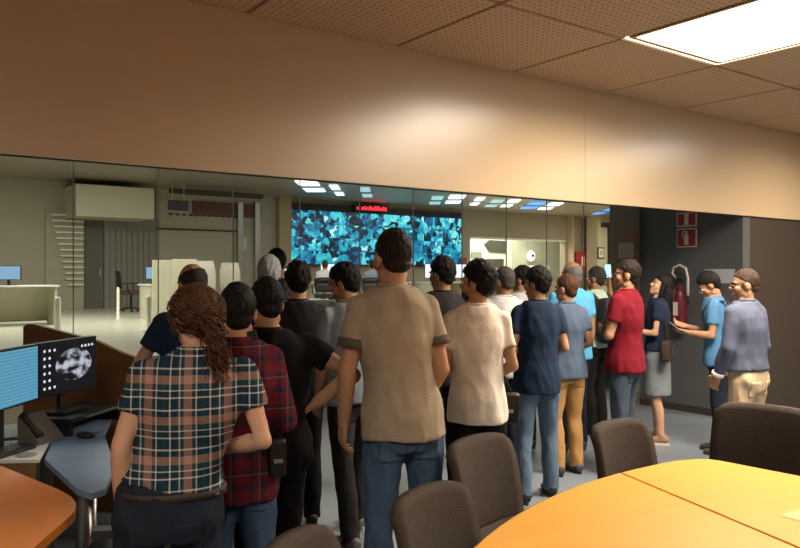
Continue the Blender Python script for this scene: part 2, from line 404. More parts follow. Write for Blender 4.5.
def hand(bm, wrist, d, side, S, curl, palm_n):
    """palm and five bent fingers; d = direction of the forearm, palm_n = palm normal"""
    d = d.normalized(); n = (palm_n-d*palm_n.dot(d)).normalized(); s = d.cross(n)   # s: sideways
    P = lambda a, b, c: wrist+(d*a+s*b+n*c)*S
    th = 1 if s.dot(Vector((-side*.3, 1, 0))) > 0 else -1    # thumb side points forward
    tube(bm, [P(-.02, 0, 0), P(.02, 0, 0), P(.06, 0, 0), P(.092, 0, .004)], [(.022*S, .026*S), (.017*S, .035*S), (.015*S, .041*S), (.012*S, .038*S)], 12, up=n)
    for k, (b, L) in enumerate(((.030, .070), (.010, .080), (-.010, .074), (-.029, .058))):
        p = P(.088, b*th, .003); a = .25*curl; pts = [p]
        for m, f in enumerate((.42, .32, .26)):
            a += curl*(.35 if m == 0 else .6)
            p = p+(d*math.cos(a)+n*math.sin(a)+s*th*.05*(1.2-k*.8))*L*f*S; pts.append(p)
        tube(bm, pts, [.0092*S, .0088*S, .0082*S, .0066*S], 8)
    p = P(.025, .030*th, .006)
    q = p+(d*.55+s*th*.75+n*.35).normalized()*.04*S; r = q+(d*.9+s*th*.1+n*.45).normalized()*.035*S
    tube(bm, [p, q, r], [.013*S, .011*S, .008*S], 8)

SKIN = {'fair': (.50, .29, .19), 'tan': (.40, .22, .13), 'olive': (.32, .17, .10)}
def person(label, px, d, head_y=None, H=None, face=0, skin='fair', hair=('short', (.02, .014, .010)), top=None, top_kind='tee', hem=.80,
           legs=None, leg_kind='trousers', arms=('hang', 'hang'), look=(0, 0), lean=(0, 0), build=1.0, fem=False, shoes=(.05, .04, .035),
           q=1.0, stance=(.10, .02), collar=None, belt=None, beard=None, glasses=False, cuff=None, curl=(.8, .8), group=None, cat='person', seat=None, basez=0.0, stripes=False, sleeve=.62):
    if H is None: H = HZ(head_y, d)+.006
    S = H/1.752
    P = PROF_F if fem else PROF_M
    base = W(px, d, basez)
    sh_x = (.150 if fem else .152)*build
    def off(z):
        k = max(0, min(1, (z-.88)/.55)); return Vector((lean[0]*k, lean[1]*k, 0))
    V = lambda x, y, z: (Vector((x, y, z))+off(z))*S
    skm = M('skin_'+skin, SKIN[skin], .55, bump=(120, .06), var=(9, .10), spec=.3)
    def torso(bm, ease, z0, z1, flare=0):
        zs = sorted({z0, z1} | {p[0] for p in P if z0 < p[0] < z1}); pts = []; rad = []
        for z in zs:
            a, b = prof_at(P, z); f = max(0, (1.12-z)/.3)*flare
            bb = build if z < 1.46 else 1
            pts.append(V(0, -.008 if z > 1.2 else 0, z)); rad.append(((a*bb+ease+f)*S, (b*(bb*.6+.4)+ease+f)*S))
        tube(bm, pts, rad, 24, up=(1, 0, 0))
    # joints
    A = []
    for i, sd in enumerate((-1, 1)):
        spec = arms[i]; u, f = ARM[spec] if isinstance(spec, str) else spec
        sh = Vector((sd*sh_x, -.005, 1.418))
        u = Vector((u[0]*sd, u[1], u[2])).normalized(); f = Vector((f[0]*sd, f[1], f[2])).normalized()
        el = sh+u*.285; wr = el+f*.245
        o_ = off(1.4)
        A.append(((sh+o_)*S, (el+o_)*S, (wr+o_)*S, f))
    LG = []
    for sd in (-1, 1):
        fw = stance[1]*(1 if sd > 0 else -1)
        LG.append((Vector((sd*.085*build, 0, .88))*S, Vector((sd*(stance[0]*.5+.048), .018+fw*.5, .475))*S, Vector((sd*stance[0], -.02+fw, .075))*S, sd))
    if seat:
        LG = [(Vector((sd*.085, .02, .88))*S, Vector((sd*.11, .42, .90))*S, Vector((sd*.11, .44, .50))*S, sd) for sd in (-1, 1)]
    # --- skin
    bm = bmesh.new()
    torso(bm, -.014, .80, 1.515)
    tube(bm, [V(0, -.02, 1.42), V(0, -.018, 1.50), V(0, -.012, 1.56)], [.060*S, (.050 if fem else .056)*S, (.046 if fem else .054)*S], 14)
    for sh, el, wr, f in A:
        k = (.86 if fem else 1.0)*(build*.5+.5)
        mid = sh.lerp(el, .5); m2 = el.lerp(wr, .3)
        tube(bm, [sh+(sh-el)*.02, mid, el, m2, wr, wr+f*.012*S], [.041*S*k, .044*S*k, .040*S*k, .041*S*k, .027*S*k, .026*S*k], 12)
        ell(bm, sh, (.042*S*k,)*3, sub=2); ell(bm, el, (.040*S*k,)*3, sub=2)
    for hp, kn, an, sd in LG:
        ca = kn.lerp(an, .35)+Vector((0, -.012, 0))*S
        tube(bm, [hp, hp.lerp(kn, .5), kn, ca, an, an+Vector((0, .01, -.05))*S], [.082*S, .072*S, .052*S, .052*S, .036*S, .036*S], 12)
    ms = [remesh(bm, .016*q, 3)]
    # head
    R = Matrix.Rotation(math.radians(look[0]), 3, 'Z') @ Matrix.Rotation(math.radians(look[1]), 3, 'X')
    piv = V(0, -.005, 1.545)
    k = .95 if fem else 1.0
    HP = lambda x, y, z: piv+R @ (Vector((x*k, y*k, z*k))*S)
    HM = lambda x, y, z, r, sub=3: (HP(x, y, z), (r[0]*k*S, r[1]*k*S, r[2]*k*S), R, sub)
    bm = bmesh.new()
    def he(x, y, z, r): ell(bm, *HM(x, y, z, r))
    he(0, -.012, .105, (.074, .094, .098)); he(0, .030, .042, (.056, .058, .078)); he(0, .064, -.016, (.027, .022, .020))
    for sx in (-1, 1):
        he(sx*.034, .056, .050, (.028, .028, .030)); he(sx*.077, -.010, .066, (.010, .020, .032)); he(sx*.012, .094, .050, (.010, .010, .009)); he(sx*.05, .0, .005, (.018, .03, .03))
    he(0, .068, .100, (.056, .022, .013)); he(0, .083, .012, (.026, .014, .014))
    tube(bm, [HP(0, .080, .098), HP(0, .098, .070), HP(0, .108, .053)], [.008*S, .011*S, .014*S], 10)
    tube(bm, [V(0, -.020, 1.46), V(0, -.016, 1.52), HP(0, -.015, .055)], [(.054 if fem else .062)*S, (.047 if fem else .056)*S, (.045 if fem else .054)*S], 14)
    ms.append(remesh(bm, .0065*q, 2))
    bm = bmesh.new()
    for i, (sh, el, wr, f) in enumerate(A):
        sd = -1 if i == 0 else 1
        pn = Vector((-sd, .25, 0)) if abs(f.z) > .5 else Vector((-sd*.2, -.6, .2)) if abs(f.x) > .6 else Vector((-sd*.6, 0, .8))
        hand(bm, wr, f, sd, S*(.92 if fem else 1), curl[i], pn)
    ms.append(remesh(bm, .0048*q, 1))
    me = join_meshes('person', ms)
    root = link('person', me, skm, None, base, YAW+math.radians(face), True)
    tag(root, label, cat, group)
    # face
    ew = M('eye_white', (.75, .72, .68), .3); ei = M('eye_dark', (.03, .018, .012), .2); lp = M('lip', (.45, .17, .13), .5)
    hc = M('hair_%03d_%03d_%03d' % tuple(int(c*999) for c in hair[1]), hair[1], .6, bump=(160, .8), var=(60, .45), spec=.18, stretch=(1, 1, .3))
    for sx in (-1, 1):
        b = bmesh.new(); ell(b, *HM(sx*.031, .077, .079, (.0135, .010, .0085), 2)); e = obj('eye', b, ew, root, True)
        b = bmesh.new(); ell(b, *HM(sx*.031, .0845, .079, (.006, .004, .006), 1)); obj('iris', b, ei, e, True)
        b = bmesh.new(); tube(b, [HP(sx*.014, .091, .099), HP(sx*.032, .088, .106), HP(sx*.050, .074, .098)], [.004*S, .0045*S, .003*S], 6); obj('eyebrow', b, hc, root, True)
    b = bmesh.new(); ell(b, *HM(0, .094, .0165, (.021, .006, .0045), 2)); ell(b, *HM(0, .093, .0085, (.018, .006, .005), 2)); obj('lips', b, lp, root, True)
    if glasses:
        gm_ = M('glasses_frame', (.03, .025, .02), .3); b = bmesh.new()
        for sx in (-1, 1):
            pts = [HP(sx*.033+.022*math.cos(a), .100, .077+.017*math.sin(a)) for a in [2*math.pi*i/14 for i in range(15)]]
            tube(b, pts, .0022*S, 6); tube(b, [HP(sx*.055, .099, .082), HP(sx*.074, .06, .082), HP(sx*.08, -.01, .078)], .0022*S, 6)
        tube(b, [HP(-.011, .101, .082), HP(.011, .101, .082)], .0022*S, 6); obj('glasses', b, gm_, root, True)
    # hair
    kind = hair[0]
    if kind != 'none':
        b = bmesh.new()
        ext = {'short': (.080, .101, .102), 'thick': (.087, .108, .112), 'crop': (.0775, .098, .1005), 'long': (.086, .106, .108), 'curly': (.092, .112, .112), 'fringe': (.079, .099, .101), 'bob': (.093, .110, .112)}[kind]
        def capcut(extr, cuts):
            t = bmesh.new(); ell(t, *HM(0, -.016, .110, extr, 4))
            for (cy, cz), n_ in cuts:
                bmesh.ops.bisect_plane(t, geom=t.verts[:]+t.edges[:]+t.faces[:], plane_co=HP(0, cy, cz), plane_no=R @ Vector((0, n_[0], n_[1])).normalized(), clear_inner=True)
                bmesh.ops.holes_fill(t, edges=[e for e in t.edges if e.is_boundary])
            tm_ = bpy.data.meshes.new('t'); t.to_mesh(tm_); t.free(); b.from_mesh(tm_); bpy.data.meshes.remove(tm_)
        if kind == 'fringe':
            capcut(ext, [((.03, .115), (-.45, 1))])
        else:
            fr = (.086, .158) if kind == 'crop' else (.092, .152)
            capcut(ext, [(fr, (-.62, 1))])                                  # crown down to above the ears
        nape = .012 if kind == 'crop' else -.004
        capcut((ext[0]*.97, ext[1]*.975, ext[2]*.985), [((-.028, 0), (-1, .12)), ((0, nape), (.1, 1))])   # back of the head to the nape
        ell(b, *HM(0, -.052, .048, (.058, .052, .040 if kind == 'crop' else .050), 3))                      # nape
        for sx in (-1, 1): tube(b, [HP(sx*.066, .022, .10), HP(sx*.066, .020, .055)], [(.009*S, .010*S), (.004*S, .005*S)], 8)   # sideburns
        if kind == 'fringe':
            bmesh.ops.bisect_plane(b, geom=b.verts[:]+b.edges[:]+b.faces[:], plane_co=HP(0, 0, .140), plane_no=R @ Vector((0, .35, 1)), clear_outer=True)
            bmesh.ops.holes_fill(b, edges=[e for e in b.edges if e.is_boundary])
        if kind in ('long', 'bob'):
            lo = -.20 if kind == 'long' else -.03
            tube(b, [HP(0, -.05, .13), HP(0, -.075, .03), HP(0, -.085, lo*.55), HP(0, -.075, lo)], [(.075*S, .06*S), (.088*S, .045*S), (.085*S, .038*S), (.05*S, .02*S)], 16, up=R @ Vector((1, 0, 0)))
            for sx in (-1, 1): tube(b, [HP(sx*.07, .0, .13), HP(sx*.084, .0, .04), HP(sx*.078, -.02, lo*.6)], [.028*S, .027*S, .016*S], 10)
        hm = remesh(b, .0065*q, 1)
        wrinkle(hm, .007 if kind in ('thick', 'curly', 'bob') else .003, 48, 30, px*.1); wrinkle(hm, .004, 130, 30, px*.3)
        hr = link('hair', hm, hc, root, smooth=True)
        if kind == 'curly':
            rnd = random.Random(5); b = bmesh.new()
            for s in range(230):
                th = rnd.uniform(0, 2*math.pi); ph = rnd.uniform(.1, 1.9)
                x, y, z = .088*math.sin(ph)*math.cos(th), -.016+.108*math.sin(ph)*math.sin(th), .11+.11*math.cos(ph)
                if y > .045 and z < .15: continue
                p0 = Vector((x, y, z)); tail = s % 3 != 0
                tgt = Vector((rnd.gauss(.02, .022), -.115+rnd.gauss(0, .02), .02)); end = Vector((rnd.gauss(.045, .028), -.12+rnd.gauss(0, .022), -rnd.uniform(.06, .20)))
                pts = []; n_ = 26; r0 = rnd.uniform(.007, .012); fq = rnd.uniform(3, 5); ph0 = rnd.uniform(0, 6)
                for i in range(n_):
                    u = i/(n_-1)
                    c = p0.lerp(tgt, min(1, u*2)) if u < .5 else tgt.lerp(end, (u-.5)*2)
                    if not tail: c = p0+(p0-Vector((0, -.016, .11))).normalized()*u*.012+Vector((0, -.01, -.07))*u
                    dv = c-Vector((0, -.016, .105)); 
                    if dv.length < .1 and c.z > .03: c = Vector((0, -.016, .105))+dv.normalized()*.108
                    a = ph0+u*fq*2*math.pi
                    c = c+Vector((math.cos(a), math.sin(a), .4*math.sin(a)))*r0*min(1, u*5)
                    pts.append(HP(*c))
                tube(b, pts, [.0042*S*(1-.6*i/n_) for i in range(n_)], 4)
            st = obj('curls', b, hc, root, True); st['kind'] = 'stuff'
    if beard:
        b = bmesh.new(); ell(b, *HM(0, .030, .024, (.061, .068, .068), 3))
        bmesh.ops.bisect_plane(b, geom=b.verts[:]+b.edges[:]+b.faces[:], plane_co=HP(0, .09, .030), plane_no=R @ Vector((0, -.45, 1)), clear_outer=True)
        bmesh.ops.bisect_plane(b, geom=b.verts[:]+b.edges[:]+b.faces[:], plane_co=HP(0, -.012, 0), plane_no=R @ Vector((0, 1, 0)), clear_inner=True)
        bmesh.ops.holes_fill(b, edges=[e for e in b.edges if e.is_boundary])
        hm = remesh(b, .0065*q, 1); wrinkle(hm, .003, 60, 60)
        link('beard', hm, M('beard', beard, .7, bump=(200, .9)), root, smooth=True)
    # --- shirt
    bm = bmesh.new()
    torso(bm, .012 if not fem else .008, hem, 1.500, .026 if hem < .9 else .012)
    ends = []
    for sh, el, wr, f in A:
        k = (.88 if fem else 1.0)*(build*.5+.5)
        if top_kind == 'long':
            tube(bm, [sh, sh.lerp(el, .5), el, el.lerp(wr, .5), el.lerp(wr, .93)], [.062*S*k, .059*S*k, .056*S*k, .054*S*k, .043*S*k], 14); ell(bm, el, (.056*S*k,)*3, sub=2)
            ends.append((el.lerp(wr, .88), el.lerp(wr, .99), .046*S*k))
        else:
            e = sh.lerp(el, sleeve if not fem else .55)
            tube(bm, [sh, sh.lerp(e, .5), e], [.060*S*k, .059*S*k, .060*S*k], 14); ends.append((sh.lerp(el, .50), e+(e-sh)*.03, .0655*S*k))
        ell(bm, sh, (.060*S*k, .060*S*k, .056*S*k), sub=2)
    tm = remesh(bm, .012*q, 3); wrinkle(tm, .0075*S, 7, 5, px*.37, folds=1.1)
    shirt = link('shirt', tm, top, root, smooth=True)
    if cuff:
        for a, b_, r in ends:
            b = bmesh.new(); tube(b, [a, b_], [r, r*1.02], 18); obj('sleeve_cuff', b, cuff, shirt, True)
    b = bmesh.new()
    cp = [V(.066*math.cos(a)*(1 if not fem else .90), -.012+.064*math.sin(a), 1.503-.030*max(0, math.sin(a))) for a in [2*math.pi*i/20 for i in range(21)]]
    cr_ = .0075 if not collar else .014
    tube(b, cp, [cr_*S]*21, 8); obj('collar', b, collar or top, shirt, True)
    # --- legs
    if leg_kind == 'skirt':
        bm = bmesh.new(); pts = []; rad = []
        for z, a, b_ in ((.50, .185, .14), (.62, .185, .138), (.76, .182, .132), (.88, .18, .128), (.97, .158, .116), (1.02, .142, .106)):
            pts.append(Vector((0, 0, z))*S); rad.append((a*S, b_*S))
        tube(bm, pts, rad, 24, up=(1, 0, 0)); lm = remesh(bm, .012*q, 2); wrinkle(lm, .006, 9, 2, px)
        link('skirt', lm, legs, root, smooth=True)
    else:
        bm = bmesh.new(); zt = 1.0
        zs = (.80, .86, .92, .97, zt)
        tube(bm, [V(0, 0, z) for z in zs], [((prof_at(P, z)[0]*build+.002)*S, (prof_at(P, z)[1]*(build*.6+.4)+.004)*S) for z in zs], 24, up=(1, 0, 0))
        for hp, kn, an, sd in LG:
            ca = kn.lerp(an, .4)+Vector((0, -.012, 0))*S
            tube(bm, [hp, hp.lerp(kn, .25), hp.lerp(kn, .6), kn, ca, an+Vector((0, -.005, -.03))*S], [.091*S, .093*S, .078*S, .066*S, .064*S, .060*S], 14)
            ell(bm, hp+Vector((0, -.035, .01))*S, (.082*S, .085*S, .095*S), sub=3)
        lm = remesh(bm, .012*q, 3); wrinkle(lm, .007*S, 9, 7, px*.7, folds=.9)
        if not belt:
            for v in lm.vertices:                       # the waist stays inside an untucked shirt
                kz = min(1, max(0, (v.co.z/S-hem+.01)/.04))
                if kz: v.co.x *= 1-.13*kz; v.co.y *= 1-.16*kz
        tr = link('trousers', lm, legs, root, smooth=True)
        if belt:
            a_, b_ = prof_at(P, .985); b = bmesh.new()
            o2 = V(0, 0, .975)
            for z0, z1 in ((-.014, .012),):
                tube(b, [o2+Vector((0, 0, z0*S)), o2+Vector((0, 0, z1*S))], [((a_*build+.009)*S, (b_*(build*.6+.4)+.012)*S)]*2, 28, up=(1, 0, 0))
            obj('belt', b, belt, root, True)
        # back pockets: patches that follow the cloth
        for sx in (-1, 1):
            pb = bmesh.new(); pb.from_mesh(lm)
            dl = [f for f in pb.faces if not (abs(f.calc_center_median().x-sx*.078*S) < .050*S and .765*S < f.calc_center_median().z < .885*S and f.normal.y < -.25)]
            bmesh.ops.delete(pb, geom=dl, context='FACES')
            if len(pb.faces) < 4: pb.free(); continue
            r = bmesh.ops.solidify(pb, geom=pb.faces[:], thickness=-.005*S)
            obj('back_pocket', pb, legs, tr, True)
    # --- shoes
    if seat is None:
        sm = M('shoe_%03d_%03d_%03d' % tuple(int(c*999) for c in shoes), shoes, .6); so = M('shoe_sole', (.55, .5, .42), .7) if sum(shoes) > .25 else M('dark_sole', (.04, .035, .03), .7)
        for hp, kn, an, sd in LG:
            b = bmesh.new(); ax = an.x; ay = an.y
            tube(b, [(ax, ay-.075*S, .045*S), (ax, ay-.03*S, .055*S), (ax, ay+.05*S, .05*S), (ax+sd*.006*S, ay+.13*S, .038*S), (ax+sd*.008*S, ay+.185*S, .030*S)],
                 [(.030*S, .032*S), (.040*S, .046*S), (.043*S, .036*S), (.047*S, .026*S), (.030*S, .016*S)], 14, up=(1, 0, 0))
            tube(b, [(ax, ay, .03*S), (ax, ay-.005*S, .11*S)], [.044*S, .042*S], 12)
            shoe = link('shoe', remesh(b, .009*q, 2), sm, root, smooth=True)
            if stripes:
                for k_ in range(3):
                    for s2 in (-1, 1):
                        q2 = bmesh.new(); tube(q2, [(ax+s2*.045*S, ay+(.045+k_*.026)*S, .030*S), (ax+s2*.036*S, ay+(.022+k_*.026)*S, .075*S)], [(.004*S, .006*S)]*2, 6, up=(1, 0, 0)); obj('stripe', q2, so, shoe)
            pts = []
            for i in range(20):
                t = 2*math.pi*i/20; pts.append((ax+sd*.004*S+math.cos(t)*(.044 if math.sin(t) > 0 else .036)*S, ay+.055*S+math.sin(t)*.135*S))
            obj('sole', prism(pts, 0, .022*S), so, shoe)
    return root, S, A, HP, V
DK = (.016, .011, .008); BLK = (.008, .007, .007); BR = (.075, .032, .015); GREY = (.20, .19, .19)
navy = (.012, .02, .045)
nv, wt, sl, tl = (.008, .024, .045), (.56, .54, .50), (.34, .19, .145), (.012, .045, .06)
plaid1 = plaid('plaid_teal', [(0, nv), (.09, wt), (.13, nv), (.27, tl), (.33, wt), (.36, tl), (.45, sl), (.66, tl), (.75, wt), (.78, nv), (.90, tl)],
               [(0, nv), (.10, wt), (.14, nv), (.28, wt), (.31, tl), (.45, sl), (.66, nv), (.80, wt), (.84, nv)], 7.6, 7.4)
plaid2 = plaid('plaid_wine', [(0, (.12, .015, .018)), (.45, (.015, .018, .05)), (.60, (.12, .015, .018)), (.80, (.16, .12, .13)), (.84, (.02, .02, .05))],
               [(0, (.11, .012, .016)), (.40, (.012, .014, .04)), (.60, (.10, .012, .016)), (.86, (.15, .12, .12)), (.9, (.02, .016, .04))], 9, 8)
jeans = cloth('blue_jeans', (.055, .095, .165), .35); jeans_d = cloth('dark_jeans', (.014, .018, .030), .3); jeans_l = cloth('light_jeans', (.10, .15, .22), .35); jeans_g = cloth('grey_jeans', (.06, .08, .11), .3)
black_c = cloth('black_cotton', (.008, .007, .008)); charcoal = cloth('charcoal_cloth', (.025, .024, .026))
beige_t = cloth('beige_tee', (.33, .275, .205)); white_t = cloth('white_tee', (.78, .71, .63)); navy_t = cloth('navy_tee', (.016, .030, .062))
bluegrey = cloth('blue_grey_polo', (.085, .12, .19)); red_p = cloth('red_polo', (.16, .008, .018)); skyb = cloth('sky_blue_shirt', (.10, .40, .66)); mint = cloth('mint_shirt', (.42, .55, .48))
lightblue = cloth('light_blue_shirt', (.08, .21, .40)); lilac = cloth('grey_blue_shirt', (.095, .11, .17)); khaki = cloth('khaki_cotton', (.52, .40, .26)); ochre = cloth('ochre_cotton', (.42, .24, .09))
greyshirt = cloth('pale_grey_shirt', (.22, .26, .32)); whitegrey = cloth('patterned_white_shirt', (.5, .5, .52), .4); skirt_m = cloth('grey_skirt', (.20, .22, .25)); navy_b = cloth('navy_blouse', (.016, .022, .05))
opwhite = cloth('operator_white', (.75, .75, .74))
leather = M('brown_leather', (.030, .016, .010), .75); bleather = M('black_leather', (.012, .011, .011), .45)

person('person in teal and salmon plaid shirt with curly brown ponytail', 168, 2.65, H=1.615, face=12, look=(28, -4), lean=(.10, .03), fem=True, build=1.20, skin='fair', hair=('curly', BR),
       top=plaid1, top_kind='tee', hem=.985, legs=jeans_d, belt=leather, collar=plaid1, arms=(((.30, -.20, -1), (.04, .28, -1)), ((.28, -.20, -.95), (-.75, .75, -.25))), glasses=True, q=.85, stance=(.12, .03))
person('person in dark red and navy plaid shirt behind the ponytailed one', 237, 3.1, H=1.615, face=10, look=(10, 0), hair=('short', BLK), top=plaid2, top_kind='long', hem=.80, legs=jeans, arms=('hang', 'front'), collar=plaid2, build=1.0, q=1.0)
person('person all in black with right hand on hip', 267, 3.5, H=1.635, face=8, look=(22, -8), hair=('short', BLK), skin='tan', top=black_c, hem=.80, legs=black_c, arms=('front', ((.95, -.15, -.62), (-.95, .12, -.70))), build=1.22, q=.9, sleeve=.5)
person('tall man in beige tee with striped sleeve cuffs and jeans', 404, 3.5, head_y=230, face=14, look=(12, -3), lean=(-.05, .01), skin='tan', hair=('crop', DK), top=beige_t, hem=.85, legs=jeans,
       arms=(((.20, -.06, -1), (.02, .30, -1)), ((.20, -.16, -1), (-.30, .62, -.8))), cuff=cloth('striped_cuff', (.10, .085, .07)), build=.98, q=.85, stance=(.13, .05))
person('young man with dark hair and grey sneakers looking down left', 352, 4.75, head_y=264, face=38, look=(32, -16), lean=(0, .06), skin='tan', hair=('thick', BLK), top=greyshirt, hem=.86, legs=charcoal, arms=('hang', 'hang'), shoes=(.16, .15, .14), q=1.0, stance=(.13, .16), stripes=True)
person('person in charcoal top behind the one in black', 297, 5.0, head_y=263, face=10, look=(12, 0), hair=('thick', BLK), top=charcoal, hem=.82, legs=black_c, q=1.3)
person('grey-haired person in front of the video wall corner', 269, 5.6, head_y=257, face=5, look=(5, 0), hair=('thick', (.42, .42, .45)), top=charcoal, hem=.82, legs=jeans_d, q=1.4)
person('tall dark-haired person behind the grey-haired one', 277, 6.6, head_y=249, face=0, hair=('short', BLK), top=navy_t, hem=.82, legs=jeans_d, q=1.5)
person('person with thinning dark hair in navy tee beyond the ponytail', 192, 4.3, head_y=264, face=25, look=(20, -5), hair=('fringe', (.035, .03, .03)), top=navy_t, hem=.82, legs=jeans_d, arms=(((.5, .2, -.9), (.1, .8, -.5)), 'hang'), q=1.2)
person('man in black top with dark wavy hair right of the tall man', 442, 5.7, head_y=258, face=15, look=(35, -5), skin='olive', hair=('thick', BLK), top=charcoal, hem=.82, legs=black_c, q=1.3, build=1.08)
person('bearded man in white tee and black trousers', 477, 4.35, head_y=262, face=6, look=(52, 0), skin='tan', hair=('thick', BLK), beard=(.012, .009, .008), top=white_t, hem=.82, legs=black_c, arms=('front', 'front'), q=.95, build=.93)
person('man with greying hair behind the white tee', 503, 6.3, head_y=267, face=15, look=(25, 0), skin='olive', hair=('crop', (.06, .055, .055)), top=whitegrey, hem=.82, legs=jeans_d, q=1.4)
person('person with spiky black hair and pale patterned shirt', 521, 7.2, head_y=267, face=20, look=(40, 0), skin='olive', hair=('thick', BLK), top=whitegrey, hem=.82, legs=jeans_d, q=1.5)
person('man in navy tee and light blue jeans', 537, 5.6, head_y=268, face=8, look=(42, -4), skin='tan', hair=('thick', BLK), top=navy_t, hem=.80, legs=jeans_l, arms=('front', 'front'), q=1.0, build=.96, stance=(.13, .08), shoes=(.02, .02, .03))
person('man in blue-grey polo and ochre trousers', 566, 6.3, head_y=275, face=18, look=(30, -4), skin='tan', hair=('short', BR), top=bluegrey, hem=.84, legs=ochre, arms=('front', 'front'), q=1.1, shoes=(.05, .05, .07), collar=bluegrey)
person('balding man in sky blue shirt', 571, 7.15, head_y=262, face=15, look=(25, 0), skin='olive', hair=('fringe', (.15, .14, .13)), top=skyb, hem=.84, legs=jeans_d, q=1.4, build=1.1)
mp = person('man in mint shirt and black trousers holding up a phone', 595, 7.9, head_y=267, face=35, look=(20, 0), skin='olive', hair=('short', (.035, .032, .03)), top=mint, hem=.90, legs=black_c, arms=('hold', ((.80, .30, -.40), (.10, .30, 1))), q=1.3, belt=bleather)
person('man in red polo with folded arms', 625, 6.25, head_y=260, face=52, look=(22, 4), skin='tan', hair=('short', DK), top=red_p, hem=.84, legs=jeans_g, arms=('cross', 'cross'), collar=red_p, q=1.0, build=1.06)
person('woman in navy blouse and grey skirt looking up', 657, 7.45, H=1.66, face=70, look=(24, 22), skin='fair', fem=True, hair=('long', BLK), top=navy_b, hem=.95, legs=skirt_m, leg_kind='skirt', arms=('hold', ((.1, -.1, -1), (-.2, .7, -.7))), shoes=(.30, .17, .10), q=1.2)
pp = person('man in light blue shirt bending over his phone', 720, 7.0, H=1.68, face=66, look=(8, -34), lean=(0, .06), skin='tan', hair=('thick', BLK), top=lightblue, hem=.84, legs=jeans_d, arms=('hold', ((.12, .15, -1), (-.3, 1, .30))), q=1.15)
person('man in grey-blue long sleeved shirt and khaki trousers', 748, 5.75, H=1.69, face=34, look=(42, -4), lean=(0, .03), skin='tan', hair=('crop', (.05, .03, .02)), top=lilac, top_kind='long', hem=.955, legs=khaki, belt=leather,
       arms=(((.20, .02, -1), (-.05, .45, -1)), ((.2, -.1, -1), (-.2, .6, -.7))), collar=lilac, cuff=M('white_cuff', (.75, .74, .72), .8), glasses=True, q=.95, build=1.08)
person('seated operator in white shirt at the consoles', 325, 19.0, H=1.72, face=0, hair=('short', BR), top=opwhite, legs=charcoal, q=2.0, seat=True, basez=CR_FLOOR-.42, arms=('hold', 'hold'), build=1.1)
person('seated operator in pale shirt below the video wall', 372, 18.5, H=1.70, face=0, hair=('short', DK), top=greyshirt, legs=charcoal, q=2.0, seat=True, basez=CR_FLOOR-.42, arms=('hold', 'hold'))
# ---------------------------------------------------------------- video wall
feed = video_mat('camera_feed', 1.0)
vx0, vx1 = RX(288)*BY+.02, RX(458)*BY; vz0, vz1 = 1.97, 3.74
vw = thing('video_wall', 'large video wall of cyan camera feeds on the back wall', 'video wall', (vx0, BY-.2, vz0))
obj('cabinet', bx(-.05, vx1-vx0+.05, .06, .18, -.06, vz1-vz0+.22), blackp, vw)
NC, NR = 8, 4; cw = (vx1-vx0)/NC; ch = (vz1-vz0)/NR
q = bx(.008, cw-.008, 0, .06, .008, ch-.008, bev=.004); sm_ = bpy.data.meshes.new('screen'); bmesh.ops.recalc_face_normals(q, faces=q.faces); q.to_mesh(sm_); q.free(); sm_.materials.append(feed)
for i in range(NC):
    for j in range(NR): link('screen', sm_, None, vw, (i*cw, 0, j*ch))
ls = thing('led_sign', 'red led ticker above the video wall', 'sign', (RX(352)*BY, BY-.26, 3.80))
lw = RX(383)*BY-RX(352)*BY
obj('case', bx(-.05, lw+.05, 0, .125, 0, .24), blackp, ls)
b = bmesh.new(); rr = random.Random(3); x = .03
while x < lw-.1:
    wd = rr.choice((.05, .07, .09)); 
    if rr.random() < .85: box(b, x, x+wd, -.012, .001, .05, .05+rr.choice((.09, .12, .14)))
    x += wd+.03
obj('lit_dots', b, M('red_led', (.3, .01, .01), .4, emit=((1, .02, .03), 2.2)), ls)

# ---------------------------------------------------------------- control room luminaires and imitated screen reflections
lw_ = M('ceiling_panel_white', (.9, .9, .95), .5, emit=((.93, .95, 1), 1.6)); lt_ = M('ceiling_reflection_teal', (.3, .5, .55), .5, emit=((.35, .60, .66), .8)); lb_ = M('ceiling_reflection_blue', (.1, .2, .6), .5, emit=((.05, .28, .95), 1.4))  # teal and blue glow stands in for screens reflected in the ceiling
for px, py, wpx, m_, lab in ((311, 186, 20, lw_, 'wide white ceiling panel above the left end of the video wall'), (337, 190, 8, lw_, 'small white ceiling panel second from the left over the video wall'), (366, 192, 10, lt_, 'glowing teal imitation of a screen reflection above the red ticker'),
        (436, 200, 11, lt_, 'glowing teal imitation of a screen reflection over the right end of the video wall'), (455, 199, 15, lw_, 'white ceiling panel at the right corner of the video wall'), (477, 201, 8, lw_, 'small white ceiling panel right of the video wall'),
        (494, 203, 11, lt_, 'glowing teal imitation of a screen reflection over the pass-through'), (510, 203, 10, lw_, 'white ceiling panel over the pass-through'), (533, 205, 15, lb_, 'glowing blue imitation of a screen reflection over the pass-through'), (550, 206, 12, lw_, 'white ceiling panel beside the blue one'), (605, 211, 8, lb_, 'small glowing blue imitation of a screen reflection near the taupe pier')):
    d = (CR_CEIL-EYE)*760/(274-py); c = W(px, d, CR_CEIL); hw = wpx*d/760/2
    t = thing('ceiling_panel_or_reflection', lab, 'ceiling lamp', c, YAW, group='control room ceiling panels and imitated reflections')
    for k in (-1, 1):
        obj('diffuser', bx(-hw, hw, k*.8-.5, k*.8+.5, -.03, -.001), m_, t)  # in teal and blue this is the imitated screen reflection
    obj('frame', bx(-hw-.05, hw+.05, -.12, .12, -.045, -.001), steel, t)

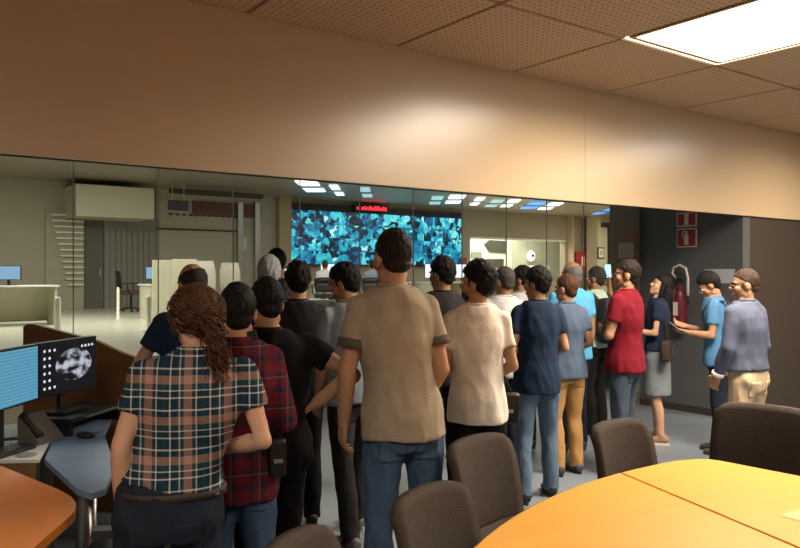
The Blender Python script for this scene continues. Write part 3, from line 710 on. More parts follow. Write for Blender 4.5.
# ---------------------------------------------------------------- control room furniture, left
sgn = thing('hanging_sign', 'small black sign hanging from the control room ceiling', 'sign', PW(178, 205, 19))
a, b_ = PW(168, 210, 19), PW(188, 201, 19); c = sgn.location.copy()
obj('board', bx(a.x-c.x, b_.x-c.x, -.04, .04, a.z-c.z, b_.z-c.z, bev=.01), blackp, sgn)
q = bmesh.new(); tube(q, [(-.15, 0, b_.z-c.z), (-.15, 0, CR_CEIL-c.z)], .012, 6); tube(q, [(.15, 0, b_.z-c.z), (.15, 0, CR_CEIL-c.z)], .012, 6); obj('hanger', q, steel, sgn)
a, b_ = PW(170, 200, 20.5), PW(262, 196, 20.5)
tag(obj('ceiling_track', bx(a.x, b_.x, 20.4, 20.6, CR_CEIL-.26, CR_CEIL-.12, bev=.01), M('dark_track', (.05, .04, .035), .5)), 'dark horizontal track under the control room ceiling', 'track')
a, b_ = PW(204, 213, 21), PW(274, 203, 21)
tag(obj('wall_banner', bx(a.x, b_.x, 21.88, 21.94, a.z, b_.z, bev=.01), M('dull_red_board', (.14, .06, .045), .6)), 'dull dark red board left of the video wall', 'board')
a, b_ = PW(241, 249, 21.6), PW(251, 237, 21.6)
tag(obj('notice', bx(a.x, b_.x, 21.92, 21.94, a.z, b_.z), M('paper', (.74, .70, .58), .8)), 'cream notice between two steel posts', 'notice')
# louvre unit with bright slats
c = W(63, 20.6, CR_FLOOR)
lo = thing('louvre_unit', 'pale slatted unit against the beige wall at far left', 'louvre', (c.x, BY-.36, CR_FLOOR))
pale = M('pale_slat', (.85, .82, .70), .35)
obj('back_panel', bx(-.50, .45, .04, .10, 0, 2.65), crwall, lo)
for k in range(13):
    obj('slat', bx(-.40+.035*k, .42, -.08, .06, 2.50-k*.155, 2.545-k*.155), pale, lo)
# partitions and chairs
def partition(px0, px1, py, Y, label):
    a, b = PW(px0, py, Y), PW(px1, py, Y)
    t = thing('partition', label, 'partition', (a.x, Y, CR_FLOOR), group='cream desk partitions')
    obj('panel', bx(0, b.x-a.x, 0, .06, .08, a.z-CR_FLOOR, bev=.01), cream, t)
    for x in (.04, b.x-a.x-.08): obj('foot', bx(x, x+.04, -.12, .18, 0, .08), steel, t)
    return t
partition(153, 172, 260, 15.0, 'cream desk partition right of the office chair')
partition(173, 197, 259, 15.3, 'cream desk partition behind the thinning dark hair')
def mon(name, label, loc, rz, w_, h_, mat, stand=.12, cat='monitor', group=None, cb=blackp):
    t = thing(name, label, cat, loc, rz, group)
    obj('bezel', bx(-w_/2-.012, w_/2+.012, -.012, .03, stand, stand+h_+.024, bev=.004), cb, t)
    obj('display', bx(-w_/2, w_/2, -.0155, -.011, stand+.012, stand+.012+h_), mat, t)
    obj('stand', bx(-.025, .025, .03, .055, .012, stand+h_*.6, bev=.004), cb, t)
    obj('base', bx(-.12, .12, -.06, .12, 0, .014, bev=.004), cb, t)
    return t
bluescr = M('blue_screen', (.05, .1, .2), .3, emit=((.30, .48, .66), .6)); whitescr = M('white_screen', (.2, .2, .2), .3, emit=((.80, .88, 1), 1.2))
def desk(label, loc, w_, rz=0, group='control room desks', h=.74):
    t = thing('console_desk', label, 'desk', loc, rz, group)
    obj('worktop', bx(-w_/2, w_/2, -.4, .4, h-.03, h, bev=.005), white_l, t)
    obj('front_panel', bx(-w_/2+.03, w_/2-.03, .3, .33, .05, h-.03), cream, t)
    for x in (-w_/2+.03, w_/2-.07): obj('side_panel', bx(x, x+.04, -.36, .36, 0, h-.03), cream, t)
    return t
p = W(178, 15.8); desk('white desk behind the cream partitions', (p.x, 16.0, CR_FLOOR), 1.1)
mon('monitor', 'light blue monitor above the left cream partition', (p.x-.28, 16.0, CR_FLOOR+.74), math.radians(-20), .4, .24, bluescr, .1)
mon('monitor', 'light blue monitor above the right cream partition', (p.x+.28, 16.0, CR_FLOOR+.74), math.radians(-20), .4, .24, bluescr, .1)
p = W(8, 14); desk('white desk at far left edge', (p.x, p.y, CR_FLOOR), 1.6)
mon('monitor', 'light blue monitor on the far left desk', (p.x, p.y, CR_FLOOR+.74), math.radians(-25), .42, .24, bluescr, .1)
for px, lab, hb in ((207, 'pale high-backed chair in the control room, nearer the partition', 1.25), (227, 'pale high-backed chair in the control room, nearer the steel posts', 1.22)):
    c = W(px-2 if px < 210 else px+3, 17.4 if px < 210 else 18.2, CR_FLOOR); t = thing('armchair', lab, 'chair', c, YAW, 'pale control room chairs')
    q = bmesh.new(); tube(q, [(0, .02, .45), (0, 0, .7), (0, -.02, 1.0), (0, -.03, hb)], [(.22, .05), (.25, .06), (.25, .055), (.20, .04)], 16, up=(1, 0, 0)); obj('backrest', q, M('pale_fabric', (.58, .52, .44), .9), t, True)
    obj('seat', bx(-.25, .25, 0, .5, .40, .50, bev=.03), M('pale_fabric', (.5, .4, .3)), t)
    q = bmesh.new(); tube(q, [(0, .25, .06), (0, .25, .40)], .03, 10); obj('column', q, steel, t)
    for k in range(5):
        a = k*2*math.pi/5; q = bmesh.new(); tube(q, [(0, .25, .08), (.28*math.cos(a), .25+.28*math.sin(a), .03)], [.025, .018], 8); obj('leg', q, steel, t)
def office_chair(label, loc, rz, seatm, backm, hb=1.0):
    t = thing('office_chair', label, 'chair', loc, rz)
    obj('seat', bx(-.25, .25, -.24, .26, .44, .54, bev=.035), seatm, t)
    q = bmesh.new(); tube(q, [(0, -.26, .58), (0, -.30, .72), (0, -.31, .9), (0, -.33, hb)], [(.20, .035), (.24, .04), (.23, .04), (.15, .03)], 16, up=(1, 0, 0)); obj('backrest', q, backm, t, True)
    q = bmesh.new(); tube(q, [(0, 0, .08), (0, 0, .44)], .03, 10); tube(q, [(0, -.1, .44), (0, -.30, .46), (0, -.33, .62)], .02, 8); obj('column', q, blackp, t)
    for s_ in (-1, 1):
        q = bmesh.new(); tube(q, [(s_*.25, 0, .48), (s_*.31, 0, .56), (s_*.31, -.02, .70)], .016, 8); box(q, s_*.31-.03, s_*.31+.03, -.14, .12, .70, .73); obj('armrest', q, blackp, t)
    for k in range(5):
        a = k*2*math.pi/5+.3; e = (.30*math.cos(a), .30*math.sin(a)); q = bmesh.new(); tube(q, [(0, 0, .11), (e[0], e[1], .075)], [.028, .02], 8); lg = obj('leg', q, blackp, t)
        q = bmesh.new(); ell(q, (e[0], e[1], .03), (.03, .03, .03), sub=2); obj('caster', q, blackp, lg, True)
    return t
c = W(131, 19.0, CR_FLOOR); office_chair('dark office chair with reddish seat in front of the grey ribbed wall', c, math.radians(-120), M('maroon_seat', (.10, .045, .035), .9), blackp, 1.02)
for px, h, d, lab in ((57.5, .98, 12.0, 'pale post nearest the far left of the control room'), (149, 1.0, 12.5, 'pale post beside the cream partitions'), (118, 1.12, 16, 'slim pale post beside the dark office chair')):
    c = W(px, d, CR_FLOOR); t = thing('barrier_post', lab, 'post', c, group='pale posts in the control room')
    r_ = .05 if px != 118 else .03
    q = bmesh.new(); lathe(q, [(r_*2.2, 0), (r_*2.2, .02), (r_, .04), (r_, h*.55), (r_*.9, h*.56), (r_*.6, h*.6)], 14); obj('tube', q, pale, t, True)
# consoles below the video wall
cnt = thing('counter', 'cream counter behind the glass left of the young man', 'counter', (W(318, 10.0).x, 9.2, CR_FLOOR))
obj('body', bx(-.35, .35, -.25, .25, 0, .56, bev=.01), cream, cnt); obj('top', bx(-.38, .38, -.28, .28, .56, .60, bev=.005), white_l, cnt)
for i, (px, d, w_) in enumerate(((293, 20.4, 1.0), (338, 20.6, 1.0), (388, 20.1, 1.0), (442, 20.7, 1.2))):
    c = W(px, d); desk(('white console desk below the left end of the video wall', 'white console desk of the operator in white', 'white console desk below the middle of the video wall', 'white console desk below the right part of the video wall', 'white console desk right of the video wall')[i], (c.x, c.y, CR_FLOOR), w_, h=.74)
    mon('monitor', ('pale lit monitor on the leftmost console', 'pale lit monitor in front of the operator in white', 'pale lit monitor on the middle console', 'pale lit monitor on the console right of the tall man', 'white lit monitor beside the bearded man')[i], (c.x-.12, c.y+.1, CR_FLOOR+.74), math.radians(-25), .62, .36, whitescr if i != 2 else bluescr, .10, group='console monitors')
c = W(458, 20.5); mon('monitor', 'white lit monitor beside the bearded man', (W(442, 20.7).x+.5, W(442, 20.7).y+.05, CR_FLOOR+.74), math.radians(-35), .62, .36, whitescr, .10, group='console monitors')
# ---------------------------------------------------------------- right part: pass-through room
hexm = M('dark_olive_board', (.05, .05, .035), .6)
Yf = 25.6
def wallpoly(name, label, cat, pts, mat, Y, th=.05, frame=None):
    P_ = [PW(x, y, Y) for x, y in pts]; c = sum(P_, Vector())/len(P_); bm = bmesh.new()
    f = [bm.verts.new((p.x-c.x, -th, p.z-c.z)) for p in P_]; g = [bm.verts.new((p.x-c.x, 0, p.z-c.z)) for p in P_]
    bm.faces.new(f); bm.faces.new(g[::-1]); n = len(f)
    for i in range(n): bm.faces.new((f[i], g[i], g[(i+1) % n], f[(i+1) % n]))
    return tag(obj(name, bm, mat, None, loc=(c.x, Y, c.z)), label, cat)
wallpoly('wall_board', 'dark board with pointed left end seen through the pass-through', 'board', [(484, 244), (489, 240), (506, 241), (506, 253), (489, 252)], hexm, Yf-.02)
wallpoly('picture', 'small grey-green picture below left in the pass-through', 'picture', [(471, 252), (481, 252), (481, 258), (471, 258)], M('grey_green', (.22, .24, .17), .6), Yf-.02)
wallpoly('picture', 'dark picture under the pointed board', 'picture', [(486, 259), (503, 259), (503, 268), (486, 268)], hexm, Yf-.02)
wallpoly('wall_shelf', 'pale shelf panel left of the far door', 'panel', [(506, 240), (509, 240), (509, 280), (506, 280)], M('pale_trim', (.8, .78, .66)), Yf-.02, .1)
wallpoly('fire_sign', 'small red sign left of the pass-through', 'sign', [(462, 258), (466, 258), (466, 268), (462, 268)], M('sign_red', (.45, .03, .03), .5), BY-.02)
d2 = struct(obj('door_2', bx(PW(512, 245, Yf).x, PW(527, 245, Yf).x, Yf-.06, Yf-.005, CR_FLOOR, PW(520, 240, Yf).z), M('pale_door', (.55, .54, .42), .5)), 'pale door in the room behind the pass-through')
obj('door_handle', bx(PW(525, 245, Yf).x-.1, PW(525, 245, Yf).x, Yf-.1, Yf-.06, CR_FLOOR+1.0, CR_FLOOR+1.05), steel, d2)
c = PW(531, 256, Yf-.3); ck = thing('wall_lamp', 'round white lamp with black centre behind the pass-through', 'lamp', c)
q = bmesh.new(); ell(q, (0, 0, 0), (.26, .14, .26)); obj('globe', q, M('globe_white', (.85, .85, .8), .3, emit=((1, .97, .85), .5)), ck, True)
q = bmesh.new(); ell(q, (-.02, -.13, .02), (.08, .04, .08), sub=2); obj('centre', q, blackp, ck, True)
obj('stem', bx(-.05, .05, .1, .28, -.05, .05), steel, ck)
q = thing('white_cabinet', 'white cabinet under the round lamp', 'cabinet', (c.x+.35, Yf-.35, CR_FLOOR)); obj('body', bx(-.45, .55, -.3, .3, 0, 1.35, bev=.02), white_l, q); obj('door', bx(-.42, .04, -.32, -.3, .05, 1.3), white_l, q); obj('door', bx(.06, .52, -.32, -.3, .05, 1.3), white_l, q)
# fire hose cabinet, column, frame
a, b_ = PW(577, 271, BY-.3), PW(591, 252, BY-.3)
struct(obj('wall_pillar', bx(RX(567)*BY, RX(575)*(BY-.4), BY-.35, BY, CR_FLOOR, CR_CEIL), M('tan_pillar', (.52, .42, .27), .6)))
fh = thing('fire_hose_cabinet', 'red fire hose cabinet beside the cream column', 'cabinet', (a.x, BY-.02, a.z))
obj('body', bx(0, b_.x-a.x, -.22, 0, 0, b_.z-a.z, bev=.01), M('fire_red', (.42, .03, .025), .45), fh)
obj('pictogram', bx((b_.x-a.x)*.4, (b_.x-a.x)*.6, -.23, -.22, (b_.z-a.z)*.25, (b_.z-a.z)*.75), white_l, fh)
a, b_ = PW(592, 290, BY-.6), PW(609, 226, BY-.6)
struct(obj('wall_column_right', bx(a.x, b_.x, BY-.9, BY-.3, CR_FLOOR, CR_CEIL), M('cream_column', (.62, .54, .38), .6)), 'cream column with a framed picture')
struct(obj('trim_lintel', bx(RX(584)*BY, RX(612)*BY, BY-1.1, BY-.92, PW(600, 227, BY-1).z, PW(600, 222.5, BY-1).z), darkbrown))
struct(obj('trim_jamb', bx(RX(609)*(BY-1), RX(612)*(BY-1), BY-1.2, BY-.92, CR_FLOOR, PW(600, 222.5, BY-1).z), darkbrown))
c = PW(600.5, 253, BY-.93); pf = thing('framed_picture', 'small dark framed picture on the cream column', 'picture', c)
obj('frame', bx(-.20, .20, -.03, 0.02, -.24, .24, bev=.01), darkbrown, pf); obj('mat_board', bx(-.15, .15, -.035, -.03, -.19, .19), white_l, pf); obj('image', bx(-.06, .06, -.038, -.035, -.10, .10), M('tan_image', (.5, .3, .16)), pf)

# ---------------------------------------------------------------- end wall: signs, extinguisher, notices, painted pier reflections
def on_end(px, py):
    """point on the plane X=8.15"""
    Y = 8.15/RX(px); return Vector((8.15, Y, HZ(py, DY(px, Y))))
sr = M('sign_red_dark', (.26, .012, .016), .5); sw = M('sign_white', (.72, .62, .55), .6)
def plate(py0, py1, label, kind):
    a, b = on_end(677.5, py1), on_end(697, py0); w_ = abs(a.y-b.y); h_ = b.z-a.z
    t = thing('fire_sign', label, 'sign', (8.148, (a.y+b.y)/2, a.z))
    obj('plate', bx(-.012, 0, -w_/2, w_/2, 0, h_), sw, t); obj('field', bx(-.016, -.011, -w_/2+.012, w_/2-.012, .012, h_-.012), sr, t)
    q = bmesh.new()
    if kind == 0:   # extinguisher body with neck and hose
        lst = [(-.028, .028, .03, h_*.62), (-.018, .018, h_*.62, h_*.72), (-.010, .010, h_*.72, h_*.84), (-.012, .05, h_*.80, h_*.86), (.042, .052, h_*.52, h_*.84)]
    else: lst = [(-.026, .026, .02, h_*.55), (-.020, .020, h_*.55, h_*.70), (-.030, -.012, h_*.66, h_*.88), (-.010, .006, h_*.70, h_*.92), (.008, .024, h_*.66, h_*.88)]
    for y0, y1, z0, z1 in lst: box(q, -.020, -.0155, y0, y1, z0, z1)
    obj('pictogram', q, sw, t)
plate(228, 247.5, 'lower red fire extinguisher sign on the grey wall', 0)
plate(212, 227, 'upper red fire alarm sign touching the bulkhead edge', 1)
c = on_end(685, 330); c.x = 8.04
fe = thing('fire_extinguisher', 'red fire extinguisher with white hose on the grey wall', 'extinguisher', c)
er = M('extinguisher_red', (.12, .012, .022), .35); q = bmesh.new(); lathe(q, [(.075, 0), (.085, .02), (.085, .42), (.07, .49), (.03, .53), (.028, .56)], 20); obj('cylinder', q, er, fe, True)
q = bmesh.new(); box(q, -.03, .03, -.03, .03, .56, .61); box(q, -.05, .02, -.015, .015, .61, .63); box(q, -.07, .02, -.015, .015, .655, .67); obj('valve', q, blackp, fe)
q = bmesh.new(); tube(q, [(0, .02, .60), (-.02, .09, .68), (-.03, .06, .75), (-.03, -.02, .78), (-.03, -.10, .74), (-.03, -.13, .62), (-.02, -.12, .42)], [.014]*6+[.02], 10); obj('hose', q, M('pale_hose', (.62, .60, .55), .5), fe, True)
obj('label', bx(-.088, -.084, -.03, .03, .18, .34), sw, fe); obj('bracket', bx(.05, .11, -.05, .05, .3, .36), blackp, fe)
a, b_ = on_end(705, 283), on_end(735, 269); tag(obj('notice', bx(8.14, 8.15, b_.y, a.y, a.z, b_.z), M('bluish_paper', (.45, .46, .52), .8)), 'pale wide notice above the man with the phone', 'notice')
a, b_ = on_end(704, 309), on_end(714, 298); tag(obj('notice', bx(8.14, 8.15, b_.y, a.y, a.z, b_.z), M('white_paper', (.66, .66, .68), .8)), 'small white sheet low on the grey wall', 'notice')
tag(obj('notice', bx(8.085, 8.10, 6.02, 6.26, HZ(257, 9), HZ(240, 9), bev=.002), M('tan_reflection', (.40, .34, .25), .7)), 'painted tan reflection on the taupe pier', 'notice')  # flat plate coloured like a paper reflected in the glossy pier
tag(obj('notice', bx(8.085, 8.10, 6.0, 6.24, HZ(237, 9), HZ(229, 9), bev=.002), M('dull_red_reflection', (.28, .12, .08), .7)), 'painted dull red reflection on the taupe pier', 'notice')  # flat plate coloured like a red sign reflected in the pier

# ---------------------------------------------------------------- conference table and chairs
wood = M('honey_wood', (.76, .37, .05), .38, var=(3, .10), stretch=(.6, 5, 1), spec=.45); orange = M('orange_wood', (.74, .25, .03), .45, var=(3, .12), stretch=(5, .6, 1))
edge_m = M('dark_edge', (.10, .055, .02), .5); cf = M('brown_upholstery', (.052, .038, .029), .85, bump=(140, .35), var=(30, .2), spec=.25)
arc = [(2.95+2.64*math.sin(a), -.43+2.64*math.cos(a)) for a in [math.radians(-50+3*k) for k in range(20)]]
arc = [p for p in arc if p[0] < 3.36]
poly = arc+[(3.40, 2.145), (3.435, 2.11), (3.45, 2.06), (3.475, 1.70), (3.475, .35), (1.0, .35)]
tb = thing('conference_table', 'honey coloured conference table with curved edge at lower right', 'table', (0, 0, 0))
# two boards with a dark joint: the joint runs from (2.87,2.20) to (2.53,1.16) and on
def jx(y): return 2.872+(y-2.206)*(.31/.956)
def cut(poly, keep):
    out = []
    f = lambda p: (p[0]-jx(p[1]))*keep-.009
    for i in range(len(poly)):
        p, r = poly[i], poly[(i+1) % len(poly)]; a, b = f(p), f(r)
        if a >= 0: out.append(p)
        if (a >= 0) != (b >= 0):
            k = a/(a-b); out.append((p[0]+(r[0]-p[0])*k, p[1]+(r[1]-p[1])*k))
    return out
for keep in (-1, 1):
    o = obj('board', prism(cut(poly, keep), .712, .74), wood, tb)
obj('underside', prism([((x-2.3)*.985+2.3, (y-1.2)*.985+1.2) for x, y in poly], .690, .7115), edge_m, tb)
q = bmesh.new(); n = len(arc)+3
tube(q, [(x, y, .7255) for x, y in arc+[(3.40, 2.145), (3.435, 2.11), (3.45, 2.06), (3.475, 1.70), (3.475, .4)]], .0145, 8); obj('edge_band', q, edge_m, tb, True)
for x, y in ((1.5, .8), (1.9, 1.6), (3.1, .7), (3.1, 1.8)):
    q = bmesh.new(); tube(q, [(x, y, 0), (x, y, .69)], .035, 14); obj('leg', q, steel, tb, True)
a, b_ = (3.10, 1.42), (3.26, 1.56)
tag(obj('paper_sheet', bx(2.84, 3.02, 1.32, 1.46, .7402, .742), M('honey_paper', (.74, .42, .12), .5)), 'faint flat sheet on the honey table top', 'sheet')

def meeting_chair(label, x, y, ang, top=.88, wd=.47):
    """ang: direction the sitter faces, degrees from +X"""
    t = thing('meeting_chair', label, 'chair', (x, y, 0), math.radians(ang-90), 'brown chairs around the conference table')
    # origin under the backrest; the seat lies towards local +Y
    bm = bmesh.new(); nu, nv = 12, 12; F = []; B = []
    for j in range(nv+1):
        v = j/nv; z = .46+(top-.46)*v; ww = wd/2*(1-.05*v)
        rf, rb = [], []
        for i in range(nu+1):
            u = -1+2*i/nu
            zz = z
            if v > .6:
                k = (v-.6)/.4; zz = z-k*k*(.012*u*u+.035*abs(u)**11)
            xx = ww*u; yy = -.07*v*v+.045*u*u
            rf.append(bm.verts.new((xx, yy+.022, zz))); rb.append(bm.verts.new((xx*.99, yy-.022, zz)))
        F.append(rf); B.append(rb)
    for j in range(nv):
        for i in range(nu):
            bm.faces.new((F[j][i], F[j][i+1], F[j+1][i+1], F[j+1][i])); bm.faces.new((B[j][i+1], B[j][i], B[j+1][i], B[j+1][i+1]))
        bm.faces.new((F[j][0], F[j+1][0], B[j+1][0], B[j][0])); bm.faces.new((F[j+1][nu], F[j][nu], B[j][nu], B[j+1][nu]))
    for i in range(nu):
        bm.faces.new((F[nv][i], F[nv][i+1], B[nv][i+1], B[nv][i])); bm.faces.new((F[0][i+1], F[0][i], B[0][i], B[0][i+1]))
    obj('backrest', bm, cf, t, True)
    obj('seat', bx(-.235, .235, .0, .45, .41, .48, bev=.03), cf, t)
    for sx in (-1, 1):
        q = bmesh.new(); tube(q, [(sx*.20, .40, 0), (sx*.20, .40, .42)], .014, 10); obj('leg', q, steel, t, True)
        q = bmesh.new(); tube(q, [(sx*.20, -.06, 0), (sx*.20, .0, .44), (sx*.20, .01, .55)], .014, 10); obj('leg', q, steel, t, True)
    q = bmesh.new(); tube(q, [(-.20, .40, .40), (.20, .40, .40)], .012, 8); tube(q, [(-.20, .02, .40), (.20, .02, .40)], .012, 8); obj('frame', q, steel, t, True)
    return t
meeting_chair('brown chair at the bottom edge behind the person in black', 1.07, 1.93, -55)
meeting_chair('brown chair just right of the tall man at the curved table edge', 1.70, 2.10, -72)
meeting_chair('brown chair in front of the bearded man', 2.42, 2.64, -75, wd=.52)
meeting_chair('brown chair standing at the table in front of the red polo', 3.27, 2.50, -88)
meeting_chair('brown chair at the right edge in front of the khaki trousers', 4.24, 2.28, 195, wd=.56, top=.895)

# ---------------------------------------------------------------- work desk at the left
ot = thing('side_table', 'orange wood table corner at the lower left', 'table')
pl = [(.55, 4.04), (.604, 4.03), (.737, 3.43), (.752, 3.30), (.748, 3.20), (.725, 3.11), (.69, 3.04), (.5, 2.74), (.12, 2.07), (-1.2, 2.07), (-1.2, 4.04)]
obj('top', prism(pl, .705, .74), orange, ot)
for x, y in ((.5, 3.5), (.1, 2.3), (-1.0, 2.3), (-1.0, 3.8)):
    q = bmesh.new(); tube(q, [(x, y, 0), (x, y, .705)], .03, 12); obj('leg', q, steel, ot, True)
pd = thing('pedestal_cabinet', 'wooden pedestal with pale top and dark side left of the desk', 'cabinet')
pp_ = [(.36, 4.26), (.62, 4.16), (.765, 4.06), (.93, 4.56), (.53, 4.62)]
obj('body', prism(pp_, 0, .725), M('brown_wood', (.22, .12, .055), .5, var=(4, .15), stretch=(1, 1, 6)), pd)
q = bmesh.new(); prism([(.767, 4.06), (.780, 4.06), (.945, 4.56), (.932, 4.56)], .05, .72, q); obj('side_panel', q, M('dark_grey_panel', (.05, .05, .05), .6), pd)
obj('top', prism([(.35, 4.245), (.62, 4.145), (.772, 4.045), (.945, 4.57), (.52, 4.63)], .725, .742), M('pale_top', (.80, .82, .82), .5), pd)
wd_ = thing('work_desk', 'blue-grey desk worktop beside the ponytailed person', 'desk')
dp = [(.80, 3.42), (.83, 3.30), (.90, 3.34), (1.0, 3.60), (1.09, 3.95), (1.20, 4.5), (1.42, 5.1), (.74, 5.1), (.58, 4.72), (.97, 4.66), (.955, 4.58), (.80, 4.05)]
obj('worktop', prism(dp, .712, .74), M('blue_grey_laminate', (.20, .30, .46), .45, var=(2, .1)), wd_)
for x, y in ((.88, 3.5), (1.05, 4.4), (1.25, 4.95), (.8, 4.95)):
    q = bmesh.new(); tube(q, [(x, y, 0), (x, y, .712)], .025, 12); obj('leg', q, steel, wd_, True)
m2 = Vector((.404, .384, 0)).normalized(); m2n = Vector((m2.y, -m2.x, 0))
a1 = math.atan2(.384, .404)
rs = thing('monitor_riser', 'black riser shelf under the two monitors', 'shelf', (1.065, 4.765, .74), a1)
obj('shelf', bx(-.21, .34, -.17, .13, .075, .10, bev=.006), blackp, rs); obj('foot', bx(-.20, -.17, -.15, .12, 0, .075), blackp, rs); obj('foot', bx(.30, .33, -.15, .12, 0, .075), blackp, rs)
obj('silver_edge', bx(-.10, .34, -.178, -.170, .085, .097), steel, rs)
def screen_mat(name, kind):
    m, N, L, b = new_mat(name); tc = N.new('ShaderNodeTexCoord'); b.inputs['Base Color'].default_value = (.01, .01, .012, 1); b.inputs['Roughness'].default_value = .3
    sp = N.new('ShaderNodeSeparateXYZ'); L.new(tc.outputs['Generated'], sp.inputs[0])
    if kind == 0:    # pale blue list view
        wv = N.new('ShaderNodeMath'); wv.operation = 'MULTIPLY'; wv.inputs[1].default_value = 16; L.new(sp.outputs[2], wv.inputs[0])
        fr = N.new('ShaderNodeMath'); fr.operation = 'FRACT'; L.new(wv.outputs[0], fr.inputs[0])
        cr = N.new('ShaderNodeValToRGB'); cr.color_ramp.elements[0].color = (.05, .22, .38, 1); cr.color_ramp.elements[1].color = (.16, .42, .58, 1); L.new(fr.outputs[0], cr.inputs[0])
        L.new(cr.outputs[0], b.inputs['Emission Color']); b.inputs['Emission Strength'].default_value = .75
    else:            # black desktop: rows of small icons and a grey figure picture
        vo = N.new('ShaderNodeTexNoise'); vo.inputs['Scale'].default_value = 5; L.new(tc.outputs['Generated'], vo.inputs['Vector'])
        cr = N.new('ShaderNodeValToRGB'); cr.color_ramp.elements[0].position = .45; cr.color_ramp.elements[0].color = (.004, .004, .006, 1); cr.color_ramp.elements[1].position = .62; cr.color_ramp.elements[1].color = (.45, .47, .55, 1); L.new(vo.outputs['Fac'], cr.inputs[0])
        # mask: centre
        ds = N.new('ShaderNodeVectorMath'); ds.operation = 'DISTANCE'; ds.inputs[1].default_value = (.58, 0, .52); L.new(tc.outputs['Generated'], ds.inputs[0])
        lt2 = N.new('ShaderNodeMath'); lt2.operation = 'LESS_THAN'; lt2.inputs[1].default_value = .33; L.new(ds.outputs['Value'], lt2.inputs[0])
        mx = N.new('ShaderNodeMix'); mx.data_type = 'RGBA'; mx.inputs[6].default_value = (.004, .004, .006, 1); L.new(lt2.outputs[0], mx.inputs[0]); L.new(cr.outputs[0], mx.inputs[7])
        L.new(mx.outputs[2], b.inputs['Emission Color']); b.inputs['Emission Strength'].default_value = .9
    return m
mo2 = mon('desk_monitor', 'monitor with black desktop and grey picture', (1.065, 4.765, .842), a1, .535, .285, screen_mat('dark_desktop', 1), .115, group='desk monitors')
disp = [o for o in mo2.children if o.name.startswith('display')][0]
icm = M('icon_white', (.5, .5, .5), .5, emit=((.7, .75, .85), .7)); q0 = bpy.data.meshes.new('icon'); q = bx(-.008, .008, -.001, .0005, -.007, .007); q.to_mesh(q0); q.free(); q0.materials.append(icm)
for i in range(3):
    for j in range(6):
        if i == 2 and j not in (5, 0): continue
        link('icon', q0, None, disp, (-.235+i*.045, -.0165, .14+.125*0+.025+j*.042))
for i in range(4): link('icon', q0, None, disp, (.12+i*.035, -.0165, .14+.235))
a2 = math.atan2(.273, .225)
mon('desk_monitor', 'monitor with pale blue list at the left edge', (.68, 4.345, .742), a2, .535, .285, screen_mat('blue_list', 0), .215, group='desk monitors')
ph = thing('desk_phone', 'grey desk phone standing tilted between the two monitors', 'phone', (.865, 4.475, .742), a1-.15)
q = bmesh.new(); v_ = [(-.09, -.07, 0), (.09, -.07, 0), (.09, .07, 0), (-.09, .07, 0), (-.09, -.07, .02), (.09, -.07, .02), (.09, .07, .15), (-.09, .07, .15)]
vv = [q.verts.new(p) for p in v_]
for f in ((3, 2, 1, 0), (4, 5, 6, 7), (0, 1, 5, 4), (1, 2, 6, 5), (2, 3, 7, 6), (3, 0, 4, 7)): q.faces.new([vv[i] for i in f])
obj('body', q, M('phone_grey', (.16, .15, .13), .4), ph)
q = bmesh.new(); tube(q, [(-.065, -.06, .045), (-.07, -.02, .085), (-.07, .03, .13), (-.065, .06, .15)], [.024, .016, .016, .024], 10); obj('handset', q, blackp, ph, True)
kb = thing('keyboard', 'black keyboard at the left below the blue monitor', 'keyboard', (.62, 4.235, .742), a2-.2)
obj('case', bx(-.2, .2, -.06, .06, 0, .02, bev=.004), blackp, kb)
km = bpy.data.meshes.new('key'); q = bx(-.012, .012, -.010, .010, 0, .006); q.to_mesh(km); q.free(); km.materials.append(M('key_black', (.03, .03, .032), .5))
for i in range(13):
    for j in range(4): link('key', km, None, kb, (-.18+i*.03, -.042+j*.028, .02))
ms_ = thing('computer_mouse', 'black mouse on the blue-grey desk', 'mouse', (1.085, 4.44, .74), a1)
q = bmesh.new(); ell(q, (0, 0, .016), (.034, .055, .020)); obj('shell', q, blackp, ms_, True); obj('wheel', bx(-.004, .004, .02, .036, .030, .039), steel, ms_)
q = bmesh.new(); tube(q, [(1.12, 4.49, .7435), (1.15, 4.53, .7435), (1.19, 4.54, .7435), (1.205, 4.56, .7435)], .003, 6); obj('cable', q, blackp, None); 
cb = bpy.data.objects[-1] if False else [o for o in COL.objects if o.name == 'cable'][0]; tag(cb, 'thin black cable behind the mouse', 'cable')
tag(obj('paper_note', bx(.63, .73, 4.30, 4.36, .7425, .744), M('note_grey', (.30, .31, .32), .7)), 'small grey disc-like note on the pale pedestal top', 'note') if False else None
q = bmesh.new(); lathe(q, [(.045, 0), (.05, .004), (.045, .006), (.02, .006)], 24); tag(obj('coaster', q, M('coaster_grey', (.32, .33, .33), .5), None, True, (.74, 4.17, .7425)), 'round grey coaster on the pale pedestal top', 'coaster')
# screens round the desk
sp_ = thing('desk_screen', 'brown wood side panel with sloping top behind the desk', 'screen')
A_ = W(23, 5.4); B_ = W(137, 5.25); dirv = (B_-A_).normalized(); nn = Vector((-dirv.y, dirv.x, 0)); Ls = (B_-A_).length
bm = bmesh.new(); prof = [(0, 0), (Ls+.05, 0)]
tops = [(1.0+.05/Ls, 360), (1.0, 358.5), (.85, 352), (.65, 341), (.4, 333.5), (.2, 327.5), (.08, 324), (.03, 324.5), (0, 327)]
pts2 = [(0, 0), (Ls*tops[0][0], 0)]+[(Ls*u, HZ(y, 5.4-.15*u)) for u, y in tops]
f = [bm.verts.new(A_+dirv*u+Vector((0, 0, z))) for u, z in pts2]; g = [bm.verts.new(A_+dirv*u+nn*.045+Vector((0, 0, z))) for u, z in pts2]
bm.faces.new(f); bm.faces.new(g[::-1])
for i in range(len(f)): bm.faces.new((f[i], g[i], g[(i+1) % len(f)], f[(i+1) % len(f)]))
